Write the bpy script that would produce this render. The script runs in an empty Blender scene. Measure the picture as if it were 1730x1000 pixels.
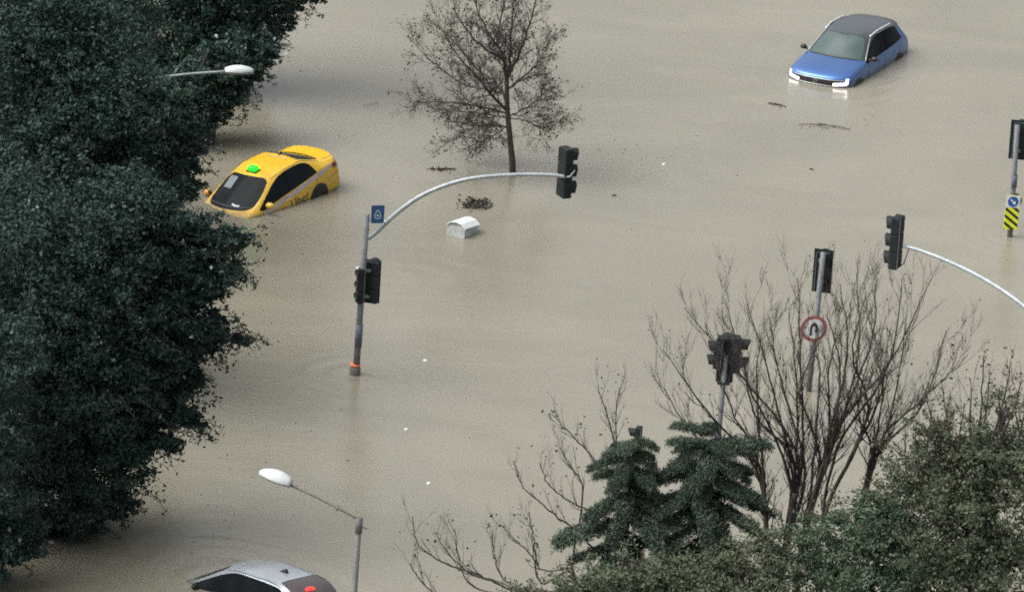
import bpy, bmesh, math, random
import numpy as np
from mathutils import Vector, Matrix
from mathutils.bvhtree import BVHTree

random.seed(7)
rng = np.random.default_rng(11)
R = math.radians
scene = bpy.context.scene
col = scene.collection

# ------------------------------------------------------------------ camera
PW, PH = 1730.0, 1000.0
FPX = 12500.0                    # long lens from a tower block, water level is z = 0
PITCH, ROLL, DIST = R(19.0), R(3.6), 168.0
cf = Vector((0, math.cos(PITCH), -math.sin(PITCH)))
cpos = -cf * DIST
r0, u0 = Vector((1, 0, 0)), Vector((0, math.sin(PITCH), math.cos(PITCH)))
cr_ = r0 * math.cos(ROLL) + u0 * math.sin(ROLL)
cu_ = u0 * math.cos(ROLL) - r0 * math.sin(ROLL)
cam = bpy.data.cameras.new('camera')
cam.sensor_width = 36.0
cam.lens = FPX / PW * 36.0
cam.clip_start, cam.clip_end = 1.0, 3000.0
camo = bpy.data.objects.new('camera', cam)
col.objects.link(camo)
camo.matrix_world = Matrix((
    (cr_.x, cu_.x, -cf.x, cpos.x), (cr_.y, cu_.y, -cf.y, cpos.y),
    (cr_.z, cu_.z, -cf.z, cpos.z), (0, 0, 0, 1)))
scene.camera = camo


def ray(px, py):
    return cf + cr_ * ((px - PW / 2) / FPX) - cu_ * ((py - PH / 2) / FPX)


def at(px, py, z=0.0):           # the point of the level plane z that a pixel shows
    d = ray(px, py)
    return cpos + d * ((z - cpos.z) / d.z)


def aty(px, py, Y):              # the point of the upright plane y = Y that a pixel shows
    d = ray(px, py)
    return cpos + d * ((Y - cpos.y) / d.y)


# ------------------------------------------------------------------ sky, sun, exposure
SUN_EL, SUN_AZ = R(52), R(258)   # azimuth clockwise from +Y
world = bpy.data.worlds.new('World')
scene.world = world
world.use_nodes = True
wn, wl = world.node_tree.nodes, world.node_tree.links
bg = wn['Background']
sky = wn.new('ShaderNodeTexSky')
sky.sky_type = 'NISHITA'
sky.sun_disc = False
sky.sun_elevation, sky.sun_rotation = SUN_EL, SUN_AZ
sky.air_density, sky.dust_density, sky.ozone_density = 1.0, 6.0, 1.0
hs = wn.new('ShaderNodeHueSaturation')
hs.inputs['Saturation'].default_value = 0.22      # a closed cloud cover
wl.new(sky.outputs[0], hs.inputs['Color'])
gtc = wn.new('ShaderNodeTexCoord')
gsx = wn.new('ShaderNodeSeparateXYZ')
wl.new(gtc.outputs['Generated'], gsx.inputs[0])
gmr = wn.new('ShaderNodeMapRange')      # closed cloud is brighter overhead than low down
gmr.inputs['From Min'].default_value, gmr.inputs['From Max'].default_value = 0.0, 1.0
gmr.inputs['To Min'].default_value, gmr.inputs['To Max'].default_value = 0.62, 1.30
wl.new(gsx.outputs['Z'], gmr.inputs['Value'])
gmx = wn.new('ShaderNodeMix')
gmx.data_type, gmx.blend_type = 'RGBA', 'MULTIPLY'
gmx.inputs[0].default_value = 1.0
wl.new(hs.outputs[0], gmx.inputs[6])
wl.new(gmr.outputs[0], gmx.inputs[7])
wl.new(gmx.outputs[2], bg.inputs['Color'])
bg.inputs['Strength'].default_value = 0.11
sun = bpy.data.lights.new('sun', 'SUN')
sun.energy, sun.angle, sun.color = 0.9, R(60), (1.0, 0.97, 0.93)
suno = bpy.data.objects.new('sun', sun)
col.objects.link(suno)
sd = Vector((math.sin(SUN_AZ) * math.cos(SUN_EL), math.cos(SUN_AZ) * math.cos(SUN_EL), math.sin(SUN_EL)))
suno.rotation_euler = sd.to_track_quat('Z', 'Y').to_euler()
scene.view_settings.view_transform = 'Standard'
scene.view_settings.look = 'None'
scene.view_settings.exposure = 1.1
scene.view_settings.gamma = 1.0
scene.cycles.filter_width = 1.9        # the soft rendering of a long phone zoom
scene.view_settings.use_curve_mapping = False


# ------------------------------------------------------------------ materials
def mat(name, c, rough=0.5, metal=0.0, c2=None, scale=6.0, detail=4.0, bump=0.0, bscale=None, spec=0.5,
        emit=None, estr=0.0, coat=0.0, stretch=None, trans=0.0, lo=0.35, hi=0.65, alpha=1.0, tide=None):
    m = bpy.data.materials.new(name)
    m.use_nodes = True
    n, l = m.node_tree.nodes, m.node_tree.links
    p = n['Principled BSDF']
    p.inputs['Roughness'].default_value = rough
    p.inputs['Metallic'].default_value = metal
    p.inputs['Specular IOR Level'].default_value = spec
    p.inputs['Coat Weight'].default_value = coat
    p.inputs['Transmission Weight'].default_value = trans
    p.inputs['Alpha'].default_value = alpha
    tc = n.new('ShaderNodeTexCoord')
    src = tc.outputs['Object']
    if stretch:
        mp = n.new('ShaderNodeMapping')
        mp.inputs['Scale'].default_value = stretch
        l.new(src, mp.inputs['Vector'])
        src = mp.outputs[0]
    if c2 is None:
        c2 = tuple(x * 0.8 for x in c)
    nz = n.new('ShaderNodeTexNoise')
    nz.inputs['Scale'].default_value = scale
    nz.inputs['Detail'].default_value = detail
    l.new(src, nz.inputs['Vector'])
    rp = n.new('ShaderNodeValToRGB')
    rp.color_ramp.elements[0].position, rp.color_ramp.elements[1].position = lo, hi
    rp.color_ramp.elements[0].color = (*c2, 1)
    rp.color_ramp.elements[1].color = (*c, 1)
    l.new(nz.outputs['Fac'], rp.inputs['Fac'])
    l.new(rp.outputs['Color'], p.inputs['Base Color'])
    if tide:                                    # wet silt left above the water line
        geo = n.new('ShaderNodeNewGeometry')
        sx = n.new('ShaderNodeSeparateXYZ')
        l.new(geo.outputs['Position'], sx.inputs[0])
        nt_ = n.new('ShaderNodeTexNoise')
        nt_.inputs['Scale'].default_value = 5.0
        nt_.inputs['Detail'].default_value = 5.0
        l.new(geo.outputs['Position'], nt_.inputs['Vector'])
        ma = n.new('ShaderNodeMath')
        ma.operation = 'MULTIPLY_ADD'
        ma.inputs[1].default_value = -tide * 1.6
        l.new(nt_.outputs['Fac'], ma.inputs[0])
        l.new(sx.outputs['Z'], ma.inputs[2])
        tr_ = n.new('ShaderNodeMapRange')
        tr_.inputs['From Min'].default_value, tr_.inputs['From Max'].default_value = -tide * .8, tide * .35
        tr_.inputs['To Min'].default_value, tr_.inputs['To Max'].default_value = 0.75, 0.0
        l.new(ma.outputs[0], tr_.inputs['Value'])
        mt_ = n.new('ShaderNodeMix')
        mt_.data_type = 'RGBA'
        l.new(tr_.outputs[0], mt_.inputs[0])
        l.new(rp.outputs['Color'], mt_.inputs[6])
        mt_.inputs[7].default_value = (0.105, 0.088, 0.058, 1)
        l.new(mt_.outputs[2], p.inputs['Base Color'])
    if bump:
        nb = n.new('ShaderNodeTexNoise')
        nb.inputs['Scale'].default_value = bscale or scale * 4
        nb.inputs['Detail'].default_value = 3
        l.new(src, nb.inputs['Vector'])
        b = n.new('ShaderNodeBump')
        b.inputs['Strength'].default_value = bump
        b.inputs['Distance'].default_value = 0.02
        l.new(nb.outputs['Fac'], b.inputs['Height'])
        l.new(b.outputs[0], p.inputs['Normal'])
    if emit:
        p.inputs['Emission Color'].default_value = (*emit, 1)
        p.inputs['Emission Strength'].default_value = estr
    return m


_m = at(600, 634)
_m2 = at(650, 470)
_t = at(866, 292)
_h = at(1707, 400)
RIPPLES = [(_m.x, _m.y, .8, .8, 0, 9), (_t.x, _t.y, .8, .8, 0, 9), (_h.x, _h.y, .6, .6, 0, 9), (_m2.x, _m2.y, 1.6, 1.2, .1, 11),
           (-5.97, 5.8, 2.4, 1.5, R(54), 16), (8.08, 19.35, 2.2, 1.4, R(65), 16), (-4.9, -19.2, 2.4, 1.5, R(-40), 16)]


def water_mat():
    m = bpy.data.materials.new('muddy flood water')
    m.use_nodes = True
    n, l = m.node_tree.nodes, m.node_tree.links
    p = n['Principled BSDF']
    p.inputs['IOR'].default_value = 1.5
    p.inputs['Specular IOR Level'].default_value = 0.75
    tc = n.new('ShaderNodeTexCoord')

    def noise(sc, det, st=(1, 1, 1), rot=0.0, dist=0.0):
        mp = n.new('ShaderNodeMapping')
        mp.inputs['Scale'].default_value = st
        mp.inputs['Rotation'].default_value = (0, 0, rot)
        l.new(tc.outputs['Object'], mp.inputs['Vector'])
        t = n.new('ShaderNodeTexNoise')
        t.inputs['Scale'].default_value = sc
        t.inputs['Detail'].default_value = det
        t.inputs['Distortion'].default_value = dist
        l.new(mp.outputs[0], t.inputs['Vector'])
        return t.outputs['Fac']
    # silt clouds: broad drifts and stretched swirls
    big = noise(0.11, 4, (1.0, 0.6, 1), 0.5)
    swirl = noise(0.42, 5, (0.5, 1.0, 1), 0.25, 1.1)
    ad = n.new('ShaderNodeMath')
    ad.operation = 'MULTIPLY_ADD'
    ad.inputs[1].default_value = 0.55
    l.new(swirl, ad.inputs[0])
    hb = n.new('ShaderNodeMath')
    hb.operation = 'MULTIPLY'
    hb.inputs[1].default_value = 0.6
    l.new(big, hb.inputs[0])
    l.new(hb.outputs[0], ad.inputs[2])
    rp = n.new('ShaderNodeValToRGB')
    rp.color_ramp.interpolation = 'EASE'
    rp.color_ramp.elements[0].position, rp.color_ramp.elements[1].position = 0.34, 0.82
    rp.color_ramp.elements[0].color = (0.172, 0.160, 0.121, 1)
    rp.color_ramp.elements[1].color = (0.214, 0.200, 0.155, 1)
    l.new(ad.outputs[0], rp.inputs['Fac'])
    # fine froth and dirt specks carried on the water
    fine = noise(26, 2)
    rf = n.new('ShaderNodeValToRGB')
    rf.color_ramp.elements[0].position, rf.color_ramp.elements[1].position = 0.3, 0.7
    rf.color_ramp.elements[0].color = (0.84, 0.84, 0.84, 1)
    rf.color_ramp.elements[1].color = (1.14, 1.14, 1.14, 1)
    l.new(fine, rf.inputs['Fac'])
    mx = n.new('ShaderNodeMix')
    mx.data_type, mx.blend_type = 'RGBA', 'MULTIPLY'
    mx.inputs[0].default_value = 1.0
    l.new(rp.outputs[0], mx.inputs[6])
    l.new(rf.outputs[0], mx.inputs[7])
    l.new(mx.outputs[2], p.inputs['Base Color'])
    # ripples: choppy small ones, and long low swells
    rr = noise(0.35, 3, (1, 0.5, 1))
    mr = n.new('ShaderNodeMapRange')
    mr.inputs['From Min'].default_value, mr.inputs['From Max'].default_value = 0.0, 1.0
    mr.inputs['To Min'].default_value, mr.inputs['To Max'].default_value = 0.17, 0.33
    l.new(rr, mr.inputs['Value'])
    l.new(mr.outputs[0], p.inputs['Roughness'])
    # rings that spread from whatever stands in the water: (x, y, stretch x, stretch y, turn)
    total = None
    for x, y, sx, sy, rot, k in RIPPLES:
        mp = n.new('ShaderNodeMapping')
        mp.vector_type = 'TEXTURE'
        mp.inputs['Location'].default_value = (x, y, 0)
        mp.inputs['Rotation'].default_value = (0, 0, rot)
        mp.inputs['Scale'].default_value = (sx, sy, 1)
        l.new(tc.outputs['Object'], mp.inputs['Vector'])
        ln = n.new('ShaderNodeVectorMath')
        ln.operation = 'LENGTH'
        l.new(mp.outputs[0], ln.inputs[0])
        wb = n.new('ShaderNodeMath')
        wb.operation = 'ADD'
        l.new(ln.outputs['Value'], wb.inputs[0])
        wob = n.new('ShaderNodeMath')
        wob.operation = 'MULTIPLY'
        wob.inputs[1].default_value = 0.45
        l.new(noise(0.9, 2), wob.inputs[0])
        l.new(wob.outputs[0], wb.inputs[1])
        fr = n.new('ShaderNodeMath')
        fr.operation = 'MULTIPLY'
        fr.inputs[1].default_value = k
        l.new(wb.outputs[0], fr.inputs[0])
        sn = n.new('ShaderNodeMath')
        sn.operation = 'SINE'
        l.new(fr.outputs[0], sn.inputs[0])
        fa = n.new('ShaderNodeMapRange')
        fa.interpolation_type = 'SMOOTHSTEP'
        fa.inputs['From Min'].default_value, fa.inputs['From Max'].default_value = 0.6, 2.6
        fa.inputs['To Min'].default_value, fa.inputs['To Max'].default_value = 1.0, 0.0
        l.new(ln.outputs['Value'], fa.inputs['Value'])
        mu = n.new('ShaderNodeMath')
        mu.operation = 'MULTIPLY'
        l.new(sn.outputs[0], mu.inputs[0])
        l.new(fa.outputs[0], mu.inputs[1])
        if total is None:
            total = mu.outputs[0]
        else:
            sm_ = n.new('ShaderNodeMath')
            sm_.operation = 'ADD'
            l.new(total, sm_.inputs[0])
            l.new(mu.outputs[0], sm_.inputs[1])
            total = sm_.outputs[0]
    b0 = n.new('ShaderNodeBump')
    b0.inputs['Strength'].default_value = 0.5
    b0.inputs['Distance'].default_value = 0.010
    l.new(total, b0.inputs['Height'])
    b1 = n.new('ShaderNodeBump')
    b1.inputs['Strength'].default_value = 0.30
    b1.inputs['Distance'].default_value = 0.02
    l.new(noise(7, 3, (0.8, 1.2, 1), 0.3), b1.inputs['Height'])
    l.new(b0.outputs[0], b1.inputs['Normal'])
    b2 = n.new('ShaderNodeBump')
    b2.inputs['Strength'].default_value = 0.30
    b2.inputs['Distance'].default_value = 0.05
    l.new(noise(0.7, 2, (0.6, 1.3, 1), -0.15), b2.inputs['Height'])
    l.new(b1.outputs[0], b2.inputs['Normal'])
    l.new(b2.outputs[0], p.inputs['Normal'])
    return m


def leaf_mat(name, c, c2, rough=0.4, spec=0.5, trans=0.0):
    """Leaf colour drifts from leaf to leaf (noise over the tree) and a little light passes through."""
    m = mat(name, c, rough, 0, c2, scale=2.2, detail=6, spec=spec, lo=0.3, hi=0.7)
    n, l = m.node_tree.nodes, m.node_tree.links
    if trans:
        tr = n.new('ShaderNodeBsdfTranslucent')
        tr.inputs['Color'].default_value = (*[x * 1.3 for x in c], 1)
        mx = n.new('ShaderNodeMixShader')
        mx.inputs[0].default_value = trans
        l.new(n['Principled BSDF'].outputs[0], mx.inputs[1])
        l.new(tr.outputs[0], mx.inputs[2])
        l.new(mx.outputs[0], n['Material Output'].inputs['Surface'])
    return m


M = dict(
    water=water_mat(),
    asphalt=mat('asphalt', (0.055, 0.055, 0.055), 0.9, c2=(0.04, 0.04, 0.04), scale=20, bump=0.3),
    bark=mat('wet bark', (0.060, 0.050, 0.042), 0.75, c2=(0.030, 0.025, 0.022), scale=9, bump=0.5, stretch=(1, 1, .3)),
    bark_pale=mat('grey-green bark', (0.10, 0.095, 0.072), 0.8, c2=(0.040, 0.036, 0.028), scale=3, bump=0.5, stretch=(1, 1, .4)),
    bark_dark=mat('dark bark', (0.030, 0.026, 0.024), 0.8, c2=(0.018, 0.016, 0.015), scale=9, bump=0.4, stretch=(1, 1, .3)),
    leaf_dark=leaf_mat('dark wet leaves', (0.036, 0.064, 0.052), (0.018, 0.036, 0.031), 0.55, 0.16),
    leaf_wet=leaf_mat('rain-wet leaves', (0.045, 0.075, 0.065), (0.025, 0.045, 0.040), 0.16, 1.0),
    leaf_far=leaf_mat('mid green leaves', (0.044, 0.080, 0.060), (0.018, 0.038, 0.032), 0.5, 0.18),
    leaf_cedar=leaf_mat('cedar needles', (0.080, 0.112, 0.080), (0.042, 0.062, 0.046), 0.7, 0.15),
    leaf_olive=leaf_mat('olive leaves', (0.122, 0.142, 0.090), (0.068, 0.088, 0.058), 0.65, 0.15, 0.1),
    leaf_green=leaf_mat('bush leaves', (0.090, 0.134, 0.082), (0.054, 0.084, 0.054), 0.65, 0.15, 0.1),
    leaf_dead=leaf_mat('withered leaves', (0.070, 0.060, 0.050), (0.040, 0.034, 0.030), 0.8, 0.2),
    galv=mat('galvanised steel', (0.31, 0.34, 0.35), 0.45, 0.25, (0.23, 0.26, 0.27), 5, bump=0.1),
    galv_dull=mat('dull galvanised steel', (0.150, 0.165, 0.17), 0.65, 0.1, (0.105, 0.115, 0.12), 4, bump=0.1, tide=.5),
    pole_dark=mat('weathered steel pole', (0.12, 0.125, 0.12), 0.65, 0.1, (0.08, 0.085, 0.08), 4, bump=0.1),
    plastic=mat('black signal plastic', (0.016, 0.021, 0.022), 0.6, 0, (0.011, 0.015, 0.016), 4, bump=0.05, spec=.2),
    plastic_edge=mat('grey plastic edge', (0.10, 0.115, 0.12), 0.5, 0, None, 4),
    lens_red=mat('unlit red lens', (0.10, 0.012, 0.010), 0.25, scale=20),
    lens_amber=mat('unlit amber lens', (0.12, 0.06, 0.010), 0.25, scale=20),
    lens_green=mat('unlit green lens', (0.010, 0.07, 0.045), 0.25, scale=20),
    lamp_white=mat('white lamp shell', (0.50, 0.53, 0.53), 0.35, 0, (0.43, 0.46, 0.46), 6),
    lamp_grey=mat('grey lamp tray', (0.30, 0.32, 0.32), 0.5, 0, None, 6),
    blue_sign=mat('blue sign sheet', (0.020, 0.075, 0.19), 0.45, 0, (0.016, 0.06, 0.16), 5),
    sign_blue2=mat('bright blue sign sheet', (0.018, 0.10, 0.36), 0.4, 0, (0.016, 0.09, 0.31), 5),
    sign_white=mat('white sign sheet', (0.72, 0.74, 0.75), 0.45, 0, (0.62, 0.64, 0.66), 9),
    sign_pale=mat('pale blue print', (0.42, 0.52, 0.58), 0.5, 0, None, 9),
    sign_yellow=mat('fluorescent yellow sheet', (0.80, 0.86, 0.03), 0.45, 0, (0.72, 0.78, 0.025), 9),
    sign_black=mat('black print', (0.02, 0.02, 0.02), 0.5, 0, None, 9),
    sign_red=mat('faded red border', (0.34, 0.10, 0.095), 0.5, 0, (0.26, 0.085, 0.08), 9),
    sign_back=mat('grey sign back', (0.16, 0.18, 0.185), 0.55, 0.2, None, 6),
    band_blue=mat('dark blue sticker band', (0.055, 0.07, 0.11), 0.55, 0, (0.09, 0.10, 0.13), 14, lo=.45, hi=.6),
    orange=mat('orange tape', (0.75, 0.20, 0.08), 0.6, 0, None, 9),
    sleeve=mat('grey rubber sleeve', (0.14, 0.125, 0.12), 0.8, 0, None, 9, bump=.2),
    yellow=mat('taxi yellow paint', (0.60, 0.375, 0.030), 0.34, 0, (0.57, 0.345, 0.018), 1.5, coat=0.4, tide=.08),
    bluep=mat('blue car paint', (0.070, 0.165, 0.41), 0.36, 0.70, (0.062, 0.150, 0.38), 1.5, coat=0.5, tide=.14),
    silver=mat('silver car paint', (0.36, 0.40, 0.43), 0.32, 0.35, (0.33, 0.36, 0.39), 1.5, coat=0.5, tide=.14),
    roof_dark=mat('dark roof paint', (0.042, 0.052, 0.060), 0.32, 0, (0.036, 0.045, 0.052), 1.5, coat=0.4),
    glass=mat('dark car glass', (0.006, 0.008, 0.010), 0.08, 0, (0.009, 0.012, 0.014), 2, spec=0.06),
    glass_sky=mat('sky-tinted windscreen', (0.072, 0.102, 0.100), 0.2, 0, (0.054, 0.078, 0.077), 2, spec=0.3),  # pale sky reflection put into the base colour of the screen
    glass_silver=mat('reddish rear window', (0.075, 0.062, 0.066), 0.2, 0, (0.056, 0.046, 0.050), 2, spec=0.3),  # red glow of the brake lamp tinted into the glass colour
    pillar=mat('black door pillar', (0.006, 0.008, 0.010), 0.3, 0, None, 2, spec=0.08),
    trim=mat('black trim', (0.014, 0.014, 0.015), 0.5, 0, None, 6),
    chrome=mat('chrome trim', (0.42, 0.44, 0.45), 0.25, 0.7, None, 6),
    rail=mat('pale roof rail', (0.72, 0.75, 0.76), 0.3, 0.4, None, 6),
    tyre=mat('tyre rubber', (0.018, 0.017, 0.016), 0.85, 0, None, 12, bump=.2),
    rim=mat('muddy wheel rim', (0.09, 0.08, 0.07), 0.5, 0.4, None, 12),
    decal_lilac=mat('grey lilac stripe', (0.46, 0.41, 0.40), 0.45, 0, (0.38, 0.33, 0.31), 3),
    decal_dark=mat('dark green-black lettering', (0.030, 0.034, 0.016), 0.5, 0, None, 9),
    decal_grey=mat('worn grey roof print', (0.34, 0.27, 0.12), 0.5, 0, (0.52, 0.34, 0.04), 16, lo=.4, hi=.6),
    visor=mat('pale screen reflection', (0.13, 0.16, 0.165), 0.5, 0, (0.09, 0.115, 0.12), 5),  # colour of the reflection painted on the taxi windscreen
    dash=mat('pale dashboard paper', (0.40, 0.43, 0.44), 0.6, 0, None, 9),
    orange_lamp=mat('orange mirror shell', (0.50, 0.23, 0.03), 0.4, 0, None, 9),
    taxi_green=mat('lit green taxi sign', (0.02, 0.5, 0.02), 0.4, emit=(0.0, 1.0, 0.01), estr=1.2),
    headlamp=mat('lit headlamp', (0.9, 0.9, 0.88), 0.2, emit=(1.0, 0.96, 0.90), estr=1.9),
    tail_lit=mat('lit tail lamp', (0.5, 0.01, 0.01), 0.3, emit=(1.0, 0.02, 0.015), estr=2.2),
    tail_red=mat('red lamp cover', (0.17, 0.035, 0.035), 0.25, 0, (0.13, 0.03, 0.03), 6),
    foam=mat('white foam', (0.75, 0.75, 0.73), 0.7, 0, (0.62, 0.62, 0.58), 12, bump=.2),
    foam_box=mat('wet white plastic', (0.66, 0.70, 0.70), 0.35, 0, (0.54, 0.58, 0.57), 5, bump=.05),
    foam_grey=mat('greyer white plastic', (0.42, 0.45, 0.45), 0.5, 0, (0.30, 0.31, 0.30), 7),  # greyer plastic for the tub and the lid ends
)


# ------------------------------------------------------------------ helpers
def mesh_obj(name, verts, faces, material, parent=None, smooth=False, loc=None):
    me = bpy.data.meshes.new(name)
    me.from_pydata([tuple(v) for v in verts], [], [tuple(f) for f in faces])
    me.update()
    if smooth:
        me.polygons.foreach_set('use_smooth', [True] * len(me.polygons))
    me.materials.append(material)
    o = bpy.data.objects.new(name, me)
    col.objects.link(o)
    if parent:
        o.parent = parent
    if loc is not None:
        o.location = loc
    return o


def quads_obj(name, V, material, parent=None):
    """V: (n,4,3) array of leaf quads joined in one mesh (fast)."""
    n = len(V)
    me = bpy.data.meshes.new(name)
    me.vertices.add(n * 4)
    me.vertices.foreach_set('co', np.ascontiguousarray(V, dtype=np.float32).ravel())
    me.loops.add(n * 4)
    me.loops.foreach_set('vertex_index', np.arange(n * 4, dtype=np.int32))
    me.polygons.add(n)
    me.polygons.foreach_set('loop_start', np.arange(0, n * 4, 4, dtype=np.int32))
    me.polygons.foreach_set('loop_total', np.full(n, 4, dtype=np.int32))
    me.update(calc_edges=True)
    me.materials.append(material)
    o = bpy.data.objects.new(name, me)
    col.objects.link(o)
    if parent:
        o.parent = parent
    return o


def empty(name, loc, label, cat, group=None, rz=0.0):
    o = bpy.data.objects.new(name, None)
    o.empty_display_size = 0.2
    col.objects.link(o)
    o.location = loc
    o.rotation_euler = (0, 0, rz)
    tag(o, label, cat, group)
    return o


def tag(o, label, cat, group=None):
    o['label'], o['category'] = label, cat
    if group:
        o['group'] = group
    return o


class MB:
    """collects vertices and faces of one part"""
    def __init__(self):
        self.v, self.f = [], []

    def add(self, v, f):
        b = len(self.v)
        self.v += [tuple(x) for x in v]
        self.f += [tuple(i + b for i in q) for q in f]
        return self

    def box(self, c, s, bev=0.0, rot=None):
        bm = bmesh.new()
        bmesh.ops.create_cube(bm, size=1.0)
        bmesh.ops.scale(bm, vec=s, verts=bm.verts)
        if bev:
            bmesh.ops.bevel(bm, geom=bm.edges[:], offset=bev, segments=2, affect='EDGES', profile=.5)
        if rot is not None:
            bmesh.ops.rotate(bm, matrix=rot, verts=bm.verts)
        bmesh.ops.translate(bm, vec=c, verts=bm.verts)
        bm.verts.index_update()
        self.add([v.co[:] for v in bm.verts], [[v.index for v in f.verts] for f in bm.faces])
        bm.free()
        return self

    def tube(self, pts, rad, sides=8, cap=True):
        pts = [Vector(p) for p in pts]
        n = len(pts)
        if not hasattr(rad, '__len__'):
            rad = [rad] * n
        b = len(self.v)
        up = None
        for i, p in enumerate(pts):
            t = (pts[min(i + 1, n - 1)] - pts[max(i - 1, 0)])
            if t.length < 1e-9:
                t = Vector((0, 0, 1))
            t.normalize()
            if up is None:
                up = t.orthogonal().normalized()
            else:
                up = (up - t * up.dot(t))
                up = up.normalized() if up.length > 1e-6 else t.orthogonal().normalized()
            w = t.cross(up)
            for k in range(sides):
                a = 2 * math.pi * k / sides
                self.v.append(tuple(p + (up * math.cos(a) + w * math.sin(a)) * rad[i]))
        for i in range(n - 1):
            for k in range(sides):
                k2 = (k + 1) % sides
                self.f.append((b + i * sides + k, b + i * sides + k2, b + (i + 1) * sides + k2, b + (i + 1) * sides + k))
        if cap:
            self.f.append(tuple(b + k for k in range(sides))[::-1])
            self.f.append(tuple(b + (n - 1) * sides + k for k in range(sides)))
        return self

    def prism(self, poly, h, mtx):
        """flat outline (x,y) extruded along z by h, placed by mtx"""
        n = len(poly)
        v = [mtx @ Vector((x, y, 0)) for x, y in poly] + [mtx @ Vector((x, y, h)) for x, y in poly]
        f = [tuple(range(n))[::-1], tuple(range(n, 2 * n))]
        f += [(i, (i + 1) % n, n + (i + 1) % n, n + i) for i in range(n)]
        return self.add(v, f)

    def ring(self, r1, r2, h, mtx, seg=28):
        v, f = [], []
        for k in range(seg):
            a = 2 * math.pi * k / seg
            c, s = math.cos(a), math.sin(a)
            for r in (r1, r2):
                v += [mtx @ Vector((r * c, r * s, 0)), mtx @ Vector((r * c, r * s, h))]
        for k in range(seg):
            a, b = 4 * k, 4 * ((k + 1) % seg)
            f += [(a + 1, a + 3, b + 3, b + 1), (a, b, b + 2, a + 2), (a + 2, b + 2, b + 3, a + 3), (a, a + 1, b + 1, b)]
        return self.add(v, f)

    def build(self, name, material, parent=None, smooth=False, loc=None):
        return mesh_obj(name, self.v, self.f, material, parent, smooth, loc)


def disc(r, n=28):
    return [(r * math.cos(2 * math.pi * k / n), r * math.sin(2 * math.pi * k / n)) for k in range(n)]


def rounded(w, h, r, seg=4):
    p = []
    for cx, cy, a0 in ((w / 2 - r, h / 2 - r, 0), (-w / 2 + r, h / 2 - r, 90), (-w / 2 + r, -h / 2 + r, 180), (w / 2 - r, -h / 2 + r, 270)):
        for k in range(seg + 1):
            a = R(a0 + 90 * k / seg)
            p.append((cx + r * math.cos(a), cy + r * math.sin(a)))
    return p


def face_mtx(pos, yaw, tilt=0.0):
    """x = right, y = up, z = outward normal; yaw 0 looks along -Y (towards the camera)"""
    return Matrix.Translation(pos) @ Matrix.Rotation(yaw, 4, 'Z') @ Matrix.Rotation(R(90) + tilt, 4, 'X')


def bez(p, n=16):
    p = [Vector(q) for q in p]
    out = []
    for i in range(n + 1):
        t = i / n
        q = p[:]
        while len(q) > 1:
            q = [a.lerp(b, t) for a, b in zip(q, q[1:])]
        out.append(q[0])
    return out


def catmull(P, n=6):
    P = [Vector(p) for p in P]
    if len(P) < 3:
        return [P[0].lerp(P[-1], k / n) for k in range(n + 1)]
    E = [P[0] * 2 - P[1]] + P + [P[-1] * 2 - P[-2]]
    out = []
    for i in range(1, len(E) - 2):
        a, b, c, d = E[i - 1:i + 3]
        for k in range(n):
            t = k / n
            out.append(0.5 * ((2 * b) + (c - a) * t + (2 * a - 5 * b + 4 * c - d) * t * t + (3 * b - a - 3 * c + d) * t ** 3))
    out.append(P[-1])
    return out


# ------------------------------------------------------------------ setting: flood water over the drowned street
wt = mesh_obj('water', [(-400, -400, 0), (400, -400, 0), (400, 900, 0), (-400, 900, 0)], [(0, 1, 2, 3)], M['water'])
wt['kind'] = 'structure'
gd = mesh_obj('road', [(-400, -400, -1.0), (400, -400, -1.0), (400, 900, -1.0), (-400, 900, -1.0)], [(0, 1, 2, 3)], M['asphalt'])
gd['kind'] = 'structure'
BED = -1.0


# ------------------------------------------------------------------ trees
def leaves(C, size, aspect=0.55, flat=0.0, out=None):
    """leaf quads (kite shaped, slightly folded) round the centres C, size per leaf; out = outward direction to lean to"""
    n = len(C)
    d = rng.normal(size=(n, 3))
    d /= np.linalg.norm(d, axis=1)[:, None]
    nn = rng.normal(size=(n, 3))
    nn[:, 2] += flat
    if out is not None:
        nn += out * 0.8
    nn -= d * (nn * d).sum(1)[:, None]
    nn /= np.linalg.norm(nn, axis=1)[:, None] + 1e-9
    w = np.cross(nn, d)
    s = (size * rng.uniform(.55, 1.5, n))[:, None]
    V = np.empty((n, 4, 3))
    V[:, 0] = C - d * s * .5
    V[:, 1] = C + w * s * aspect * .5 + nn * s * .06
    V[:, 2] = C + d * s * .5 - nn * s * .08
    V[:, 3] = C - w * s * aspect * .5 + nn * s * .06
    return V


def lump_points(c, r, n, shell=0.5):
    """leaves of one lump: uneven tufts standing out of a darker core, with loose sprigs between"""
    nt = max(7, n // 95)
    t = rng.normal(size=(nt, 3))
    t /= np.linalg.norm(t, axis=1)[:, None]
    rad = (shell + (1.08 - shell) * rng.random(nt) ** .55)
    sz = rng.uniform(.09, .24, nt)
    k = rng.integers(0, nt, n)
    g = rng.normal(size=(n, 3))
    g /= np.linalg.norm(g, axis=1)[:, None]
    P = t[k] * rad[k][:, None] + g * (sz[k] * rng.random(n) ** .45 * 1.35)[:, None] * np.array([1.15, 1.15, .75])
    core = rng.random(n) < .22
    P[core] = g[core] * (rng.random(core.sum()) ** .4 * .72)[:, None]
    return np.array(c)[None] + P * np.array(r)[None], t[k]


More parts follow.
